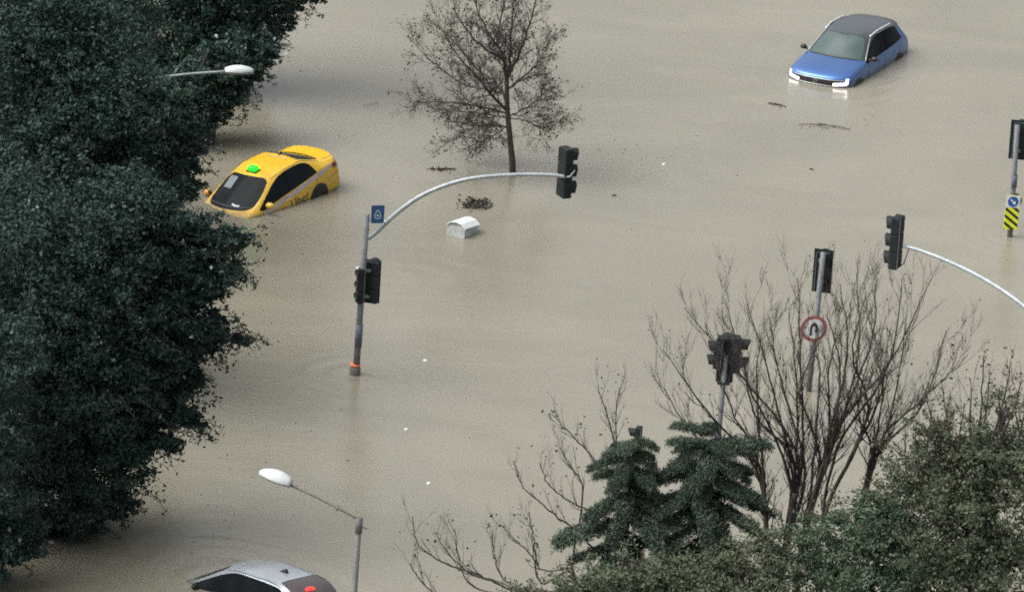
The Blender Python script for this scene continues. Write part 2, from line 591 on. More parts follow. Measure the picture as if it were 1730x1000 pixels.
def leafy_tree(name, base, lumps, top, leaf, size, label, cat='tree', group=None, trunk_r=0.22, bark='bark_dark', dens=1.0, flat=0.3,
               aspect=0.55, limb_r=0.06, lean_out=1.0, shell=.5, wet=0, sprays=4):
    """lumps: (centre, (rx,ry,rz), leaf count). Each lump hangs on its own limb."""
    base = Vector(base)
    t = empty(name, base, label, cat, group)
    top = Vector(top)
    path = catmull([Vector((0, 0, 0)), (top - base) * .35 + Vector((.25, .1, 0)), (top - base) * .7 + Vector((-.15, .1, 0)), top - base], 5)
    MB().tube(path, [trunk_r * (1 - .8 * i / (len(path) - 1)) for i in range(len(path))], 9).build('trunk', M[bark], t, True)
    L = MB()
    PV = []
    for c, r, n in lumps:
        c = Vector(c)
        rel = c - base
        h = max(.12, min(.9, (rel.z - .25 * (rel.xy - (top - base).xy * .5).length) / max(.1, (top - base).z)))
        s = path[int(h * (len(path) - 1))]
        mid = s.lerp(rel, .5) + Vector((0, 0, .12 * (rel - s).length))
        q = bez([s, mid, rel], 6)
        L.tube(q, [limb_r * (1 - .75 * i / 6) for i in range(7)], 5)
        for k in range(5):
            e = rel + Vector((random.uniform(-1, 1) * r[0], random.uniform(-1, 1) * r[1], random.uniform(-.6, .9) * r[2])) * .75
            L.tube([q[4], q[4].lerp(e, .5) + Vector((0, 0, .08)), e], [limb_r * .4, limb_r * .25, limb_r * .1], 4)
        P, o = lump_points(rel, r, int(n * dens), shell)
        PV.append(leaves(P, size, aspect, flat, o * lean_out))
        for k in range(sprays):                  # sprays that stick out of the lump and droop
            dv = Vector((random.gauss(0, 1), random.gauss(0, 1), random.gauss(.1, .6))).normalized()
            s0 = rel + Vector((dv.x * r[0], dv.y * r[1], dv.z * r[2])) * .8
            ll = random.uniform(.35, .95) * (r[0] ** .5)
            e1_ = s0 + dv * ll * .6 + Vector((0, 0, .05))
            e2_ = s0 + dv * ll + Vector((0, 0, -.28 * ll))
            qq = bez([s0, e1_, e2_], 4)
            L.tube(qq, [.012, .010, .008, .006, .004], 3, cap=False)
            m_ = int(26 * ll / .6)
            tt = rng.random(m_)
            C = np.array([tuple(qq[int(v_ * 3.99)].lerp(qq[int(v_ * 3.99) + 1], v_ * 3.99 % 1)) for v_ in tt]) + rng.normal(size=(m_, 3)) * .055
            PV.append(leaves(C, size, aspect * .85, flat))
    lo_ = L.build('limbs', M[bark], t, True)
    lo_['kind'] = 'stuff'
    c = quads_obj('crown', np.concatenate(PV), M[leaf], t)
    c['kind'] = 'stuff'
    if wet:
        A = np.concatenate(PV).mean(axis=1)
        seeds = A[rng.integers(0, len(A), wet)]
        n_ = rng.integers(2, 9, wet)
        C = np.repeat(seeds, n_, axis=0) + rng.normal(size=(n_.sum(), 3)) * np.array([.16, .16, .09])
        o = quads_obj('wet_leaves', leaves(C, size * 1.25, .6, 2.2), M['leaf_wet'], t)
        o['kind'] = 'stuff'
    return t


def px_lumps(spec, Y0):
    """(px, py, dy, r metres, flatten, leaf count): lumps named by where they show, on the plane Y0 + dy"""
    out = []
    for px, py, dy, r, fl, n in spec:
        c = aty(px, py, Y0 + dy)
        out.append((c, (r, r * .95, r * fl), n))
    return out


# the dark trees on the left bank: near one, the one behind it, and so on back
def left_tree(basepx, height, spec, label, leaf='leaf_dark', size=.088, **kw):
    b = at(*basepx)
    b = Vector((b.x, b.y, BED))
    top = Vector((b.x + kw.pop('lean', .2), b.y, height))
    return leafy_tree('broadleaf_tree', b, px_lumps(spec, b.y), top, leaf, size, label, 'tree',
                      'dark broadleaf trees along the left bank', trunk_r=.28, dens=2.3, flat=0.0, lean_out=0.0, wet=150, sprays=14, **kw)


left_tree((95, 885), 6.4, [
    (60, 820, -.6, 1.5, .75, 5200), (150, 770, -.4, 1.35, .75, 5200), (20, 730, -.8, 1.5, .9, 5200), (215, 715, 0, 1.05, .7, 4200),
    (250, 660, .3, .95, .7, 3800), (300, 700, .2, .42, .6, 900), (325, 712, .2, .28, .5, 380), (268, 742, .1, .42, .55, 900),
    (120, 650, -.9, 1.5, .9, 5600), (215, 590, -.2, 1.2, .8, 4600), (285, 600, .3, .75, .7, 2400), (312, 645, .3, .4, .6, 800),
    (330, 545, .2, .62, .55, 1500), (372, 562, .4, .32, .5, 330), (402, 575, .5, .26, .45, 240), (350, 585, .4, .3, .5, 300),
    (60, 560, -.9, 1.6, .9, 5600), (150, 500, -.6, 1.4, .9, 5200), (255, 510, .1, 1.0, .8, 3600), (320, 480, .3, .75, .7, 2300),
    (365, 455, .3, .55, .6, 1000), (398, 458, .4, .25, .5, 240), (290, 430, .3, .85, .7, 2800), (350, 410, .4, .68, .6, 1500),
    (390, 400, .5, .4, .5, 520), (330, 385, .2, .45, .5, 800), (60, 400, -.6, 1.6, .9, 5200), (170, 390, -.3, 1.4, .9, 4800),
    (250, 360, .1, .85, .7, 2600), (180, 850, -.2, .6, .5, 1300), (100, 885, -.4, .75, .4, 1600), (20, 890, -.6, .9, .5, 2000)],
    'nearest dark broadleaf tree, its branches reaching over the water below the taxi', limb_r=.07)
left_tree((-70, 985), 5.5, [
    (-60, 900, 0, 1.1, .8, 3000), (5, 890, .1, .75, .7, 2200), (-40, 800, 0, 1.2, .9, 3000), (30, 925, 0, .5, .5, 1100), (-70, 700, 0, 1.4, .9, 3400), (-30, 600, .2, 1.1, .8, 2600), (-30, 940, -.1, .8, .5, 1800)],
    'dark broadleaf tree cut by the left edge at the bottom corner', leaf='leaf_dark')
left_tree((70, 640), 6.8, [
    (300, 200, -.3, .55, .8, 1300), (305, 255, -.3, .5, .8, 1100), (300, 300, 0, .5, .8, 1100), (95, 240, -1.6, 1.1, .9, 3000),
   
    (40, 280, -.5, 1.7, .9, 5200), (150, 270, -.3, 1.5, .9, 5200), (235, 290, -1.3, 1.0, .85, 4000), (285, 320, .3, .62, .8, 1700),
    (262, 235, -1.0, .75, .8, 2600), (300, 215, .3, .42, .8, 800), (80, 170, -.5, 1.7, .9, 5200), (190, 185, -1.2, 1.1, .9, 4800),
    (30, 80, -.3, 1.5, .9, 4600), (130, 90, 0, 1.4, .8, 4400), (245, 178, -1.0, .48, .8, 1200), (20, 430, 0, 1.6, .9, 4500),
    (160, 430, .4, 1.5, .9, 4500), (265, 390, .5, .7, .8, 1800), (60, 20, .2, 1.3, .8, 3600), (20, 560, .3, 1.6, 1, 4000), (150, 560, .4, 1.4, 1, 3600)],
    'tall dark broadleaf tree behind the nearest one, around the street lamp pole')
left_tree((385, 150), 9.0, [
    (300, 60, 0, 1.35, .8, 4200), (220, 120, -.2, 1.3, .8, 4200), (370, 40, -.2, 1.2, .75, 4200), (440, 10, .2, 1.0, .7, 3400), (405, 95, 0, .75, .7, 2200),
    (340, 120, -.1, 1.0, .75, 3200), (300, 165, -.3, .8, .7, 2200), (360, 160, -.2, .45, .6, 900), (445, 55, .1, .5, .6, 1000), (490, -15, .3, .75, .6, 1800),
    (250, 200, -.4, .9, .8, 2400), (300, -60, 0, 1.6, .8, 4600), (420, -80, 0, 1.6, .8, 4600), (530, -90, .3, 1.2, .7, 3000), (360, -200, 0, 1.8, .8, 4600),
    (480, -210, .2, 1.7, .8, 4400), (570, -190, .4, 1.1, .7, 2400), (300, -330, 0, 1.7, .8, 3800), (430, -350, .2, 1.8, .8, 3800), (530, -320, .3, 1.4, .7, 3000), (400, -460, 0, 1.5, .8, 3000)],
    'mid green broadleaf tree at the top, farthest along the left bank', leaf='leaf_far', size=.095, lean=.3)
left_tree((40, 400), 7.5, [
    (40, 120, 0, 1.7, .9, 4600), (130, 60, .3, 1.6, .9, 4600), (60, -20, 0, 1.6, .8, 4400), (180, -30, .3, 1.4, .8, 4000),
    (-20, 250, 0, 1.6, 1, 3800), (110, 240, .3, 1.6, 1, 3800), (60, 330, 0, 1.4, 1, 3000)],
    'dark broadleaf tree in the top left corner of the bank', leaf='leaf_far', size=.095)

left_tree((325, 243), 2.4, [
    (300, 205, 0, .55, .8, 1300), (335, 205, .1, .45, .8, 1000), (330, 165, .1, .7, .8, 1700), (375, 168, .3, .5, .7, 1100), (400, 140, .4, .5, .7, 1100),
    (300, 150, 0, .8, .8, 1800), (365, 120, .3, .75, .8, 1700), (420, 110, .5, .45, .7, 900), (320, 232, 0, .3, .6, 420), (355, 195, .3, .35, .6, 520), (390, 95, .4, .7, .8, 1500), (445, 80, .6, .4, .7, 700)],
    'low dark tree leaning over the water behind the taxi, under the far lamp head', leaf='leaf_far', size=.095, lean=.3)


# bare trees ---------------------------------------------------------------
def twigs(B, tipset, p0, d0, length, r, depth, up=0.5, spread=0.6, kids=(3, 5), seg=5, wob=.12, sides=4):
    """one branch as a wavering tube, then its own smaller branches"""
    pts, d = [Vector(p0)], Vector(d0).normalized()
    st = length / seg
    for i in range(seg):
        d = (d + Vector((random.gauss(0, wob), random.gauss(0, wob), random.gauss(0, wob) + up * .22))).normalized()
        pts.append(pts[-1] + d * st)
    B.tube(pts, [r * (1 - .72 * i / seg) for i in range(seg + 1)], sides, cap=False)
    if depth <= 0:
        tipset.append((pts[-1], d))
        return
    for k in range(random.randint(*kids)):
        f = random.uniform(.25, 1.0)
        i = min(seg - 1, int(f * seg))
        ax = d.orthogonal()
        ax.rotate(Matrix.Rotation(random.uniform(0, 2 * math.pi), 3, d))
        nd = ((pts[i + 1] - pts[i]).normalized() + ax.normalized() * random.uniform(.5, 1.1) * spread).normalized()
        twigs(B, tipset, pts[i], nd, length * random.uniform(.42, .68), max(.0038, r * .55 * (1 - .5 * f)), depth - 1, up, spread, kids, 4, wob, 4 if r > .015 else 3)


def limb(B, tipset, P, r0_, r1_, n_sub, sub_len, up, spread, depth=1, kids=(2, 4), start=.25):
    q = catmull(P, 6)
    n = len(q) - 1
    q = [p + Vector((random.gauss(0, .012), random.gauss(0, .012), random.gauss(0, .008))) if 0 < i else p for i, p in enumerate(q)]
    B.tube(q, [r0_ + (r1_ - r0_) * i / n for i in range(n + 1)], 6, cap=False)
    for k in range(n_sub):
        f = start + (1 - start) * (k + random.random()) / n_sub
        i = min(n - 1, int(f * n))
        t = (q[i + 1] - q[i]).normalized()
        ax = t.orthogonal()
        ax.rotate(Matrix.Rotation(random.uniform(0, 2 * math.pi), 3, t))
        nd = (t + ax.normalized() * random.uniform(.5, 1.1) * spread).normalized()
        rr = r0_ + (r1_ - r0_) * f
        twigs(B, tipset, q[i], nd, sub_len * random.uniform(.6, 1.2), max(.006, rr * .6), depth, up, spread, kids)
    tipset.append((q[-1], (q[-1] - q[-2]).normalized()))


def tip_leaves(tips, per, size, spread):
    C = []
    for p, d in tips:
        for k in range(random.randint(*per)):
            C.append(p + Vector((random.gauss(0, spread), random.gauss(0, spread), random.gauss(0, spread))))
    return leaves(np.array([tuple(c) for c in C]), size, .6)


# the street tree in the middle, nearly leafless
b = at(866, 292)
Yt = b.y
t = empty('street_tree', (b.x, b.y, BED), 'nearly bare street tree with withered leaves standing alone in the water', 'tree')
org = Vector((b.x, b.y, BED))


def P_(px, py, dy=0.0, Y=None):
    return aty(px, py, (Yt if Y is None else Y) + dy) - org


tr = [Vector((0, 0, 0)), P_(866, 290), P_(862, 240), P_(857, 185), P_(856, 135)]
q = catmull(tr, 5)
MB().tube(q, [.092 - .040 * i / (len(q) - 1) for i in range(len(q))], 9).build('trunk', M['bark'], t, True)
B, tips = MB(), []
for P, r in (
    ([(856, 150, 0), (862, 90, .1), (866, 30, .3), (870, -60, .5)], .062),
    ([(857, 140, 0), (848, 90, -.2), (828, 60, -.4), (808, 15, -.5), (800, -40, -.6)], .05),
    ([(857, 188, 0), (830, 160, -.3), (805, 130, -.6), (775, 95, -.8), (745, 50, -1.0)], .05),
    ([(858, 175, 0), (838, 140, .4), (810, 120, .8), (770, 75, 1.3), (735, 40, 1.6)], .042),
    ([(857, 192, 0), (815, 182, -.2), (775, 175, -.4), (735, 172, -.5), (708, 166, -.6)], .034),
    ([(852, 160, 0), (815, 150, .2), (782, 142, .5), (735, 108, .8), (690, 66, 1.0)], .042),
    ([(857, 200, 0), (830, 195, .5), (795, 190, .9), (750, 185, 1.2)], .03),
    ([(860, 215, 0), (835, 212, -.4), (800, 215, -.6), (772, 235, -.7)], .026),
    ([(860, 210, 0), (842, 225, .3), (825, 232, .4), (812, 240, .5)], .02),
    ([(858, 130, 0), (878, 90, -.3), (892, 50, -.5), (905, 0, -.7), (912, -40, -.8)], .05),
    ([(862, 196, 0), (882, 186, .3), (905, 172, .5), (925, 150, .6)], .024),
    ([(863, 200, 0), (890, 205, -.3), (912, 215, -.4), (938, 204, -.5)], .022),
    ([(860, 150, 0), (885, 130, .6), (910, 105, .9), (930, 70, 1.1)], .034),
    ([(858, 120, 0), (840, 70, .7), (850, 10, 1.2), (845, -50, 1.5)], .045),
    ([(850, 100, 0), (815, 80, -.9), (780, 40, -1.3), (760, -10, -1.5)], .04),
):
    limb(B, tips, [P_(*p) for p in P], r * .8, .007, 22, .62, .15, .95, 2, (4, 6), .10)
B.build('branches', M['bark'], t, True)
o = quads_obj('withered_leaves', tip_leaves(tips, (0, 1), .06, .06), M['leaf_dead'], t)
o['kind'] = 'stuff'

# the leafless many-stemmed tree in the lower right
YB = at(1420, 1110).y
org = Vector(aty(1385, 1110, YB)); org.z = BED
t = empty('bare_tree', org, 'large leafless tree with many upright stems in front of the signals', 'tree')
Yt = YB
stems = [
    [(1330, 1060, 0), (1318, 985, 0), (1333, 900, .1), (1343, 832, .1)],
    [(1352, 1060, 0), (1345, 990, -.2), (1365, 880, -.2), (1388, 800, -.1)],
    [(1395, 1060, 0), (1420, 960, .3), (1450, 870, .4), (1464, 812, .4)],
    [(1330, 1060, 0), (1300, 980, .4), (1296, 900, .5), (1292, 840, .6)],
    [(1395, 1060, 0), (1378, 960, .5), (1400, 850, .7), (1440, 770, .9)],
]
B = MB()
for s, r in zip(stems, (.088, .080, .062, .05, .05)):
    q = catmull([Vector((0, 0, 0))] + [P_(*p) for p in s], 6)
    B.tube(q, [r * (1.25 - .5 * i / (len(q) - 1)) for i in range(len(q))], 8)
B.build('trunk', M['bark_pale'], t, True)
B, tips = MB(), []
fan = [
    (0, (1300, 740), (1240, 620), (1155, 520)), (0, (1310, 745), (1262, 640), (1226, 505)), (0, (1318, 750), (1300, 640), (1262, 512)),
    (0, (1330, 740), (1318, 640), (1300, 535)), (0, (1352, 745), (1345, 640), (1332, 520)), (0, (1340, 730), (1352, 600), (1349, 470)),
    (3, (1270, 760), (1190, 690), (1122, 590)), (3, (1278, 765), (1235, 690), (1190, 545)), (3, (1262, 790), (1180, 740), (1114, 645)),
    (3, (1288, 760), (1278, 660), (1285, 560)),
    (1, (1410, 720), (1418, 610), (1395, 530)), (1, (1412, 715), (1432, 600), (1420, 480)), (1, (1415, 710), (1450, 600), (1448, 462)),
    (1, (1420, 705), (1468, 590), (1482, 470)), (1, (1430, 690), (1505, 610), (1575, 468)), (1, (1400, 740), (1385, 640), (1378, 600)),
    (2, (1500, 750), (1555, 690), (1600, 558)), (2, (1510, 745), (1575, 660), (1636, 600)), (2, (1490, 755), (1510, 680), (1532, 545)),
    (2, (1460, 760), (1450, 690), (1470, 600)), (2, (1475, 760), (1488, 690), (1500, 590)),
    (4, (1460, 720), (1500, 620), (1524, 470)), (4, (1470, 730), (1490, 650), (1478, 560)), (4, (1440, 700), (1440, 600), (1462, 500)),
    (0, (1325, 760), (1275, 700), (1250, 580)), (1, (1380, 740), (1352, 660), (1392, 560)), (1, (1405, 720), (1400, 620), (1440, 520)),
]
STEMC = [catmull([P_(*p) for p in s_], 8) for s_ in stems]
for si, a, m, e in fan:
    f_ = random.choice((.45, .6, .72, .84, .93, 1.0))
    sc = STEMC[si]
    k_ = min(len(sc) - 2, int(f_ * (len(sc) - 1)))
    st, dr = sc[k_], (sc[k_ + 1] - sc[k_]).normalized()
    dy = random.uniform(-1.1, 1.1)
    mid = P_(m[0], m[1], dy * .8)
    w1 = st + dr * .35 * (mid - st).length + (mid - st) * .12 + Vector((random.gauss(0, .06), random.gauss(0, .1), 0))
    r_ = .044 - .010 * f_
    limb(B, tips, [st, w1, mid, P_(e[0], e[1], dy)], r_, .008, 17, .85, .75, .55, 2, (2, 4), .12)
B.build('branches', M['bark'], t, True)
o = quads_obj('withered_leaves', tip_leaves(tips[::4], (0, 1), .05, .05), M['leaf_dead'], t)
o['kind'] = 'stuff'

# the smaller leafless tree left of the cedars
YB = at(990, 1110).y
org = Vector(aty(990, 1110, YB)); org.z = BED
t = empty('bare_tree', org, 'smaller leafless tree whose long twigs reach left of the cedars', 'tree')
Yt = YB
stems = [[(985, 1060, 0), (975, 1000, 0), (965, 960, 0)], [(1000, 1060, 0), (1035, 960, .2), (1048, 890, .3)], [(980, 1060, 0), (930, 1030, -.2), (900, 1015, -.3)]]
B = MB()
for s, r in zip(stems, (.07, .065, .06)):
    q = catmull([Vector((0, 0, 0))] + [P_(*p) for p in s], 6)
    B.tube(q, [r * (1.2 - .5 * i / (len(q) - 1)) for i in range(len(q))], 7)
B.build('trunk', M['bark_pale'], t, True)
B, tips = MB(), []
for P, r in (
    ([(1048, 890, .3), (1010, 930, .2), (985, 905, .1), (935, 868, 0), (885, 822, -.2), (868, 778, -.3)], .028),
    ([(1048, 890, .3), (1010, 868, .2), (960, 845, .1), (925, 815, .1), (912, 780, 0)], .026),
    ([(1048, 890, .3), (1032, 818, .3), (990, 760, .5), (960, 728, .6), (930, 697, .7)], .028),
    ([(1048, 890, .3), (1042, 780, .2), (1030, 715, .1), (1010, 652, 0)], .026),
    ([(1048, 890, .3), (1040, 720, .4), (1046, 655, .5)], .02),
    ([(965, 960, 0), (985, 830, .3), (965, 790, .3), (945, 755, .4)], .022),
    ([(900, 1015, -.3), (855, 992, -.3), (800, 968, -.4), (745, 948, -.5), (705, 915, -.6), (697, 872, -.6)], .028),
    ([(900, 1015, -.3), (850, 985, -.1), (790, 965, 0), (750, 925, 0), (738, 900, .1)], .02),
    ([(965, 960, 0), (915, 985, .1), (900, 940, .2), (870, 912, .3), (845, 885, .4)], .024),
    ([(965, 960, 0), (912, 960, .2), (900, 905, .2), (893, 865, .3)], .02),
    ([(900, 1015, -.3), (850, 975, .3), (835, 940, .4), (830, 905, .4)], .02),
    ([(900, 1015, -.3), (760, 1010, -.2), (715, 985, -.2), (690, 950, -.2)], .022),
    ([(900, 1015, -.3), (800, 990, .2), (775, 940, .3), (770, 895, .3)], .02),
):
    limb(B, tips, [P_(*p) for p in P], r, .008, 9, .6, .8, .6, 1, (2, 4), .3)
B.build('branches', M['bark'], t, True)
o = quads_obj('withered_leaves', tip_leaves(tips, (0, 1), .07, .06), M['leaf_dead'], t)
o['kind'] = 'stuff'


# cedars: flat drooping boughs set in layers round a straight stem ----------------
def bough_mesh(L, W):
    """a spray: a stem and side shoots thick with short needles; lies along +X, droops at the tip"""
    C, D = [], []
    n = int(1900 * L * W / .5)
    u = rng.random(n) ** .8
    halfw = W * .5 * (0.5 + .6 * np.sin(np.pi * np.clip(u * .86 + .12, 0, 1)))
    nsh = 13
    k = np.round(rng.uniform(-1, 1, n) * nsh) / nsh
    x = u * L + np.abs(k) * .10
    y = k * halfw + rng.normal(size=n) * .018
    z = -.26 * (u ** 2) * L - np.abs(k) * .05 + rng.normal(size=n) * .035
    C = np.stack([x, y, z], 1)
    C += rng.normal(size=C.shape) * np.array([.03, .03, .02])
    V = leaves(C, .085, .22, .5)
    return V


bough_lib = []
for i in range(5):
    bough_lib.append((bough_mesh(1.0, .46), None))
bough_me = []
for i, (V, _) in enumerate(bough_lib):
    o = quads_obj('bough', V, M['leaf_cedar'])
    bough_me.append(o.data)
    bpy.data.objects.remove(o)


def cedar(px, pytop, base_py, label, seed, spec):
    random.seed(seed)
    Y = at(px, base_py).y
    top = aty(px, pytop, Y)
    base = Vector((top.x - .05, Y, BED))
    t = empty('cedar_tree', base, label, 'tree', 'cedars in the lower right')
    H = top.z - BED
    q = catmull([(0, 0, 0), (.06, 0, H * .5), (top.x - base.x, 0, H)], 6)
    MB().tube(q, [.11 * (1 - .9 * i / (len(q) - 1)) for i in range(len(q))], 8).build('trunk', M['bark_dark'], t, True)
    S = MB()
    for z, n, L0, droop in spec:
        for k in range(n):
            a = 2 * math.pi * (k + random.uniform(-.3, .3)) / n + z * 2.1
            L = L0 * random.uniform(.6, 1.25)
            o = bpy.data.objects.new('bough', random.choice(bough_me))
            col.objects.link(o)
            o.parent = t
            zz = H - z + random.uniform(-.14, .14)
            o.location = (.03, 0, zz)
            o.rotation_euler = (random.uniform(-.22, .22), droop + random.uniform(-.14, .22), a)
            o.scale = (L, max(.7, L * random.uniform(.6, .95)), 1.0)
    return t


SP = [(.08, 4, .45, -.5), (.30, 5, .75, -.1), (.62, 5, .95, .0), (.95, 5, .9, .05), (1.20, 5, 1.05, .0), (1.62, 5, 1.25, .05), (1.95, 5, .8, .2), (2.3, 6, 1.35, .3),
      (2.7, 6, 1.5, .4), (3.1, 6, 1.7, .45), (3.5, 6, 1.7, .45), (3.9, 6, 1.7, .45)]
cedar(1068, 750, 1120, 'dark cedar with layered boughs, left one of the two, lower tip', 3, SP)
SP2 = [(.02, 5, .8, -.35), (.25, 6, 1.0, -.1), (.55, 6, 1.15, .0), (.80, 6, 1.1, .05), (1.15, 6, 1.2, .1), (1.40, 6, 1.05, .1), (1.75, 6, 1.1, .2), (2.15, 5, .9, .3), (2.5, 6, 1.2, .35),
       (2.9, 6, 1.2, .4), (3.4, 6, 1.3, .4)]
cedar(1200, 742, 1130, 'dark cedar below the signal cluster, right one of the two, broader tip', 5, SP2)
random.seed(21)


# leafy bushes in the bottom right corner ------------------------------------
def bush(px, base_py, H, spec, leaf, label, size=.10, name='bush_tree', drop=0, **kw):
    size *= .82
    kw['dens'] = kw.get('dens', 1.0) * 1.15
    spec = [(a_, b_ + drop, *c_) for a_, b_, *c_ in spec]
    Y = at(px, base_py).y
    base = Vector(aty(px, base_py, Y)); base.z = BED
    return leafy_tree(name, base, px_lumps(spec, Y), Vector((base.x, Y, H)), leaf, size, label, 'tree', 'leafy trees in the lower right corner', trunk_r=.14, bark='bark', shell=.45, flat=.0, lean_out=.3, sprays=18, **kw)


bush(1650, 1180, 5.0, [
    (1600, 760, 0, .6, .8, 800), (1575, 725, .2, .35, .8, 200), (1655, 750, .2, .6, .8, 800), (1715, 735, .3, .6, .8, 800), (1700, 680, .3, .3, .8, 110), (1560, 800, -.1, .8, .8, 2200),
    (1640, 810, -.3, 1.0, .8, 3000), (1710, 790, -.1, 1.0, .8, 3000), (1520, 850, -.2, .8, .7, 2400), (1600, 890, -.5, 1.1, .8, 3600), (1690, 890, -.4, 1.1, .8, 3600),
    (1740, 960, -.4, 1.1, .8, 3200), (1640, 970, -.6, 1.1, .8, 3600), (1560, 970, -.5, 1.0, .8, 3200)],
    'leaf_olive', 'olive brown leafy tree filling the bottom right corner', .095, dens=1.15)
bush(1470, 1190, 3.6, [
    (1440, 890, 0, .7, .7, 1700), (1490, 870, .1, .6, .7, 1500), (1400, 930, -.2, .8, .7, 2200), (1480, 940, -.3, 1.0, .8, 3000), (1380, 985, -.3, .9, .7, 2600),
    (1460, 1010, -.4, 1.1, .8, 3200), (1540, 950, -.1, .8, .8, 2200), (1360, 900, .3, .45, .7, 520)],
    'leaf_green', 'low green leafy tree between the bare stems and the corner tree', .09)
bush(1230, 1190, 3.4, [
    (1180, 930, .2, .5, .7, 800), (1240, 915, .2, .55, .7, 900), (1290, 880, .3, .5, .8, 600), (1160, 960, -.1, .9, .8, 2400), (1250, 960, -.2, 1.0, .8, 2600),
    (1300, 930, 0, .7, .8, 1500), (1210, 1020, -.3, 1.1, .8, 2800), (1310, 1010, -.2, .8, .8, 1600)],
    'leaf_olive', 'olive leafy tree at the foot of the right cedar', .09, drop=35)
bush(1040, 1190, 3.2, [
    (970, 965, -.1, .55, .6, 1000), (1040, 950, -.2, .85, .7, 2200), (1110, 930, .1, .5, .7, 1000), (960, 1005, -.2, .5, .6, 900),
    (1050, 1010, -.3, 1.0, .8, 2500), (1110, 970, -.2, .8, .8, 1900), (990, 1000, -.2, .8, .6, 1600), (870, 985, .1, .26, .7, 170), (885, 965, .1, .18, .7, 90)],
    'leaf_olive', 'olive leafy tree at the foot of the left cedar', .09, drop=35)

# bare twigs that stand above the corner tree
YB = at(1650, 1170).y
org = Vector(aty(1650, 1170, YB)); org.z = BED
t = empty('bare_tree', org, 'thin leafless tree whose twigs rise out of the corner foliage on the right', 'tree')
Yt = YB
q = catmull([Vector((0, 0, 0)), P_(1640, 1000, .5), P_(1635, 880, .7)], 6)
MB().tube(q, [.08 - .03 * i / (len(q) - 1) for i in range(len(q))], 7).build('trunk', M['bark'], t, True)
B, tips = MB(), []
for m, e in (((1590, 760), (1560, 650)), ((1600, 740), (1605, 665)), ((1655, 720), (1660, 600)), ((1660, 730), (1672, 640)), ((1700, 720), (1728, 640)), ((1690, 700), (1708, 610)),
             ((1620, 760), (1630, 680)), ((1570, 790), (1575, 690)), ((1720, 740), (1745, 600)), ((1540, 820), (1530, 720)), ((1610, 780), (1590, 640)), ((1680, 760), (1690, 655)), ((1640, 760), (1640, 640)), ((1560, 800), (1545, 700)), ((1715, 780), (1715, 665))):
    dy = random.uniform(-.8, 1.0)
    limb(B, tips, [P_(1635, 880, .7), P_(m[0], m[1], dy), P_(e[0], e[1], dy)], .034, .008, 8, .7, .6, .75, 1, (2, 4), .3)
B.build('branches', M['bark'], t, True)
o = quads_obj('withered_leaves', tip_leaves(tips, (0, 2), .07, .07), M['leaf_dead'], t)
o['kind'] = 'stuff'


# ------------------------------------------------------------------ traffic signals
def signal_head(root, pos, yaw, h=1.0, w=.30, d=.17, sections=3, plate=None, lens=('lens_red', 'lens_amber', 'lens_green'), visor=.22):
    """housing, lenses and hoods; looks along local -Y turned by yaw"""
    pos = Vector(pos)
    T = Matrix.Translation(pos) @ Matrix.Rotation(yaw, 4, 'Z')

    def put(mb):
        mb.v = [tuple(T @ Vector(v)) for v in mb.v]
        return mb
    hs_ = h / sections
    mb = MB()
    for k in range(sections):
        mb.box((0, 0, h / 2 - hs_ * (k + .5)), (w, d, hs_ - .008), .022)
    mb.box((0, .01, 0), (w * .82, d * .8, h - .03), .01)
    ho = put(mb).build('housing', M['plastic'], root)
    e = put(MB().box((w / 2 - .012, d / 2 + .006, 0), (.018, .018, h - .04), .004)).build('edge_rib', M['plastic_edge'], root)
    for k in range(sections):
        zc = h / 2 - hs_ * (k + .5)
        r = min(w, hs_) * .38
        F = T @ face_mtx(Vector((0, -d / 2 - .004, zc)), 0)
        MB().prism(disc(r, 20), .012, F).build('lens', M[lens[k]], root)
        v, f = [], []
        n = 14
        for j in range(n + 1):
            a = R(-28 + 236 * j / n)
            ll = visor * (.62 + .38 * math.sin(max(0.0, min(math.pi, a))))
            for rr in (r * 1.14, r * 1.14 + .012):
                v += [F @ Vector((rr * math.cos(a), rr * math.sin(a), -.01)), F @ Vector((rr * math.cos(a), rr * math.sin(a), ll))]
        for j in range(n):
            a, b_ = 4 * j, 4 * (j + 1)
            f += [(a, a + 1, b_ + 1, b_), (a + 2, b_ + 2, b_ + 3, a + 3), (a + 1, a + 3, b_ + 3, b_ + 1)]
        MB().add(v, f).build('visor', M['plastic'], root)
    if plate:
        pw, ph = plate
        put(MB().box((0, -d / 2 + .02, 0), (pw, .012, ph), .004)).build('backing_board', M['plastic'], root)
    return ho


def pole_part(root, p0, p1, r0_, r1_, material, name='pole', sides=12):
    return MB().tube([p0, Vector(p0).lerp(Vector(p1), .5), p1], [r0_, (r0_ + r1_) / 2, r1_], sides).build(name, M[material], root, True)


# left mast with the long curved arm ------------------------------------------
b = at(600, 632)
t = empty('mast_signal', (b.x, b.y, BED), 'grey traffic signal mast with curved arm reaching right over the water, blue sign on top', 'traffic light', 'traffic signals over the flooded junction')
org = Vector((b.x, b.y, BED))
Yt = b.y
ptop = P_(620, 363)
pole_part(t, (0, 0, 0), ptop, .082, .064, 'galv_dull')
j0, end = P_(622, 402), P_(950, 296)
e1 = P_(640, 388)
arm = [j0 + Vector((0, -.02, 0)), e1 + Vector((0, -.02, 0))] + [P_(*p) for p in ((668, 362), (705, 335), (745, 316), (790, 303), (840, 297), (890, 295), (935, 296), (955, 299))]
arm = catmull(arm, 4)
MB().tube(arm, [.058 - .018 * i / (len(arm) - 1) for i in range(len(arm))], 10).build('arm', M['galv'], t, True)
hp = P_(955, 294, .03)
signal_head(t, hp + Vector((0, .12, 0)), R(118), 1.13, .34, .20, visor=.16)
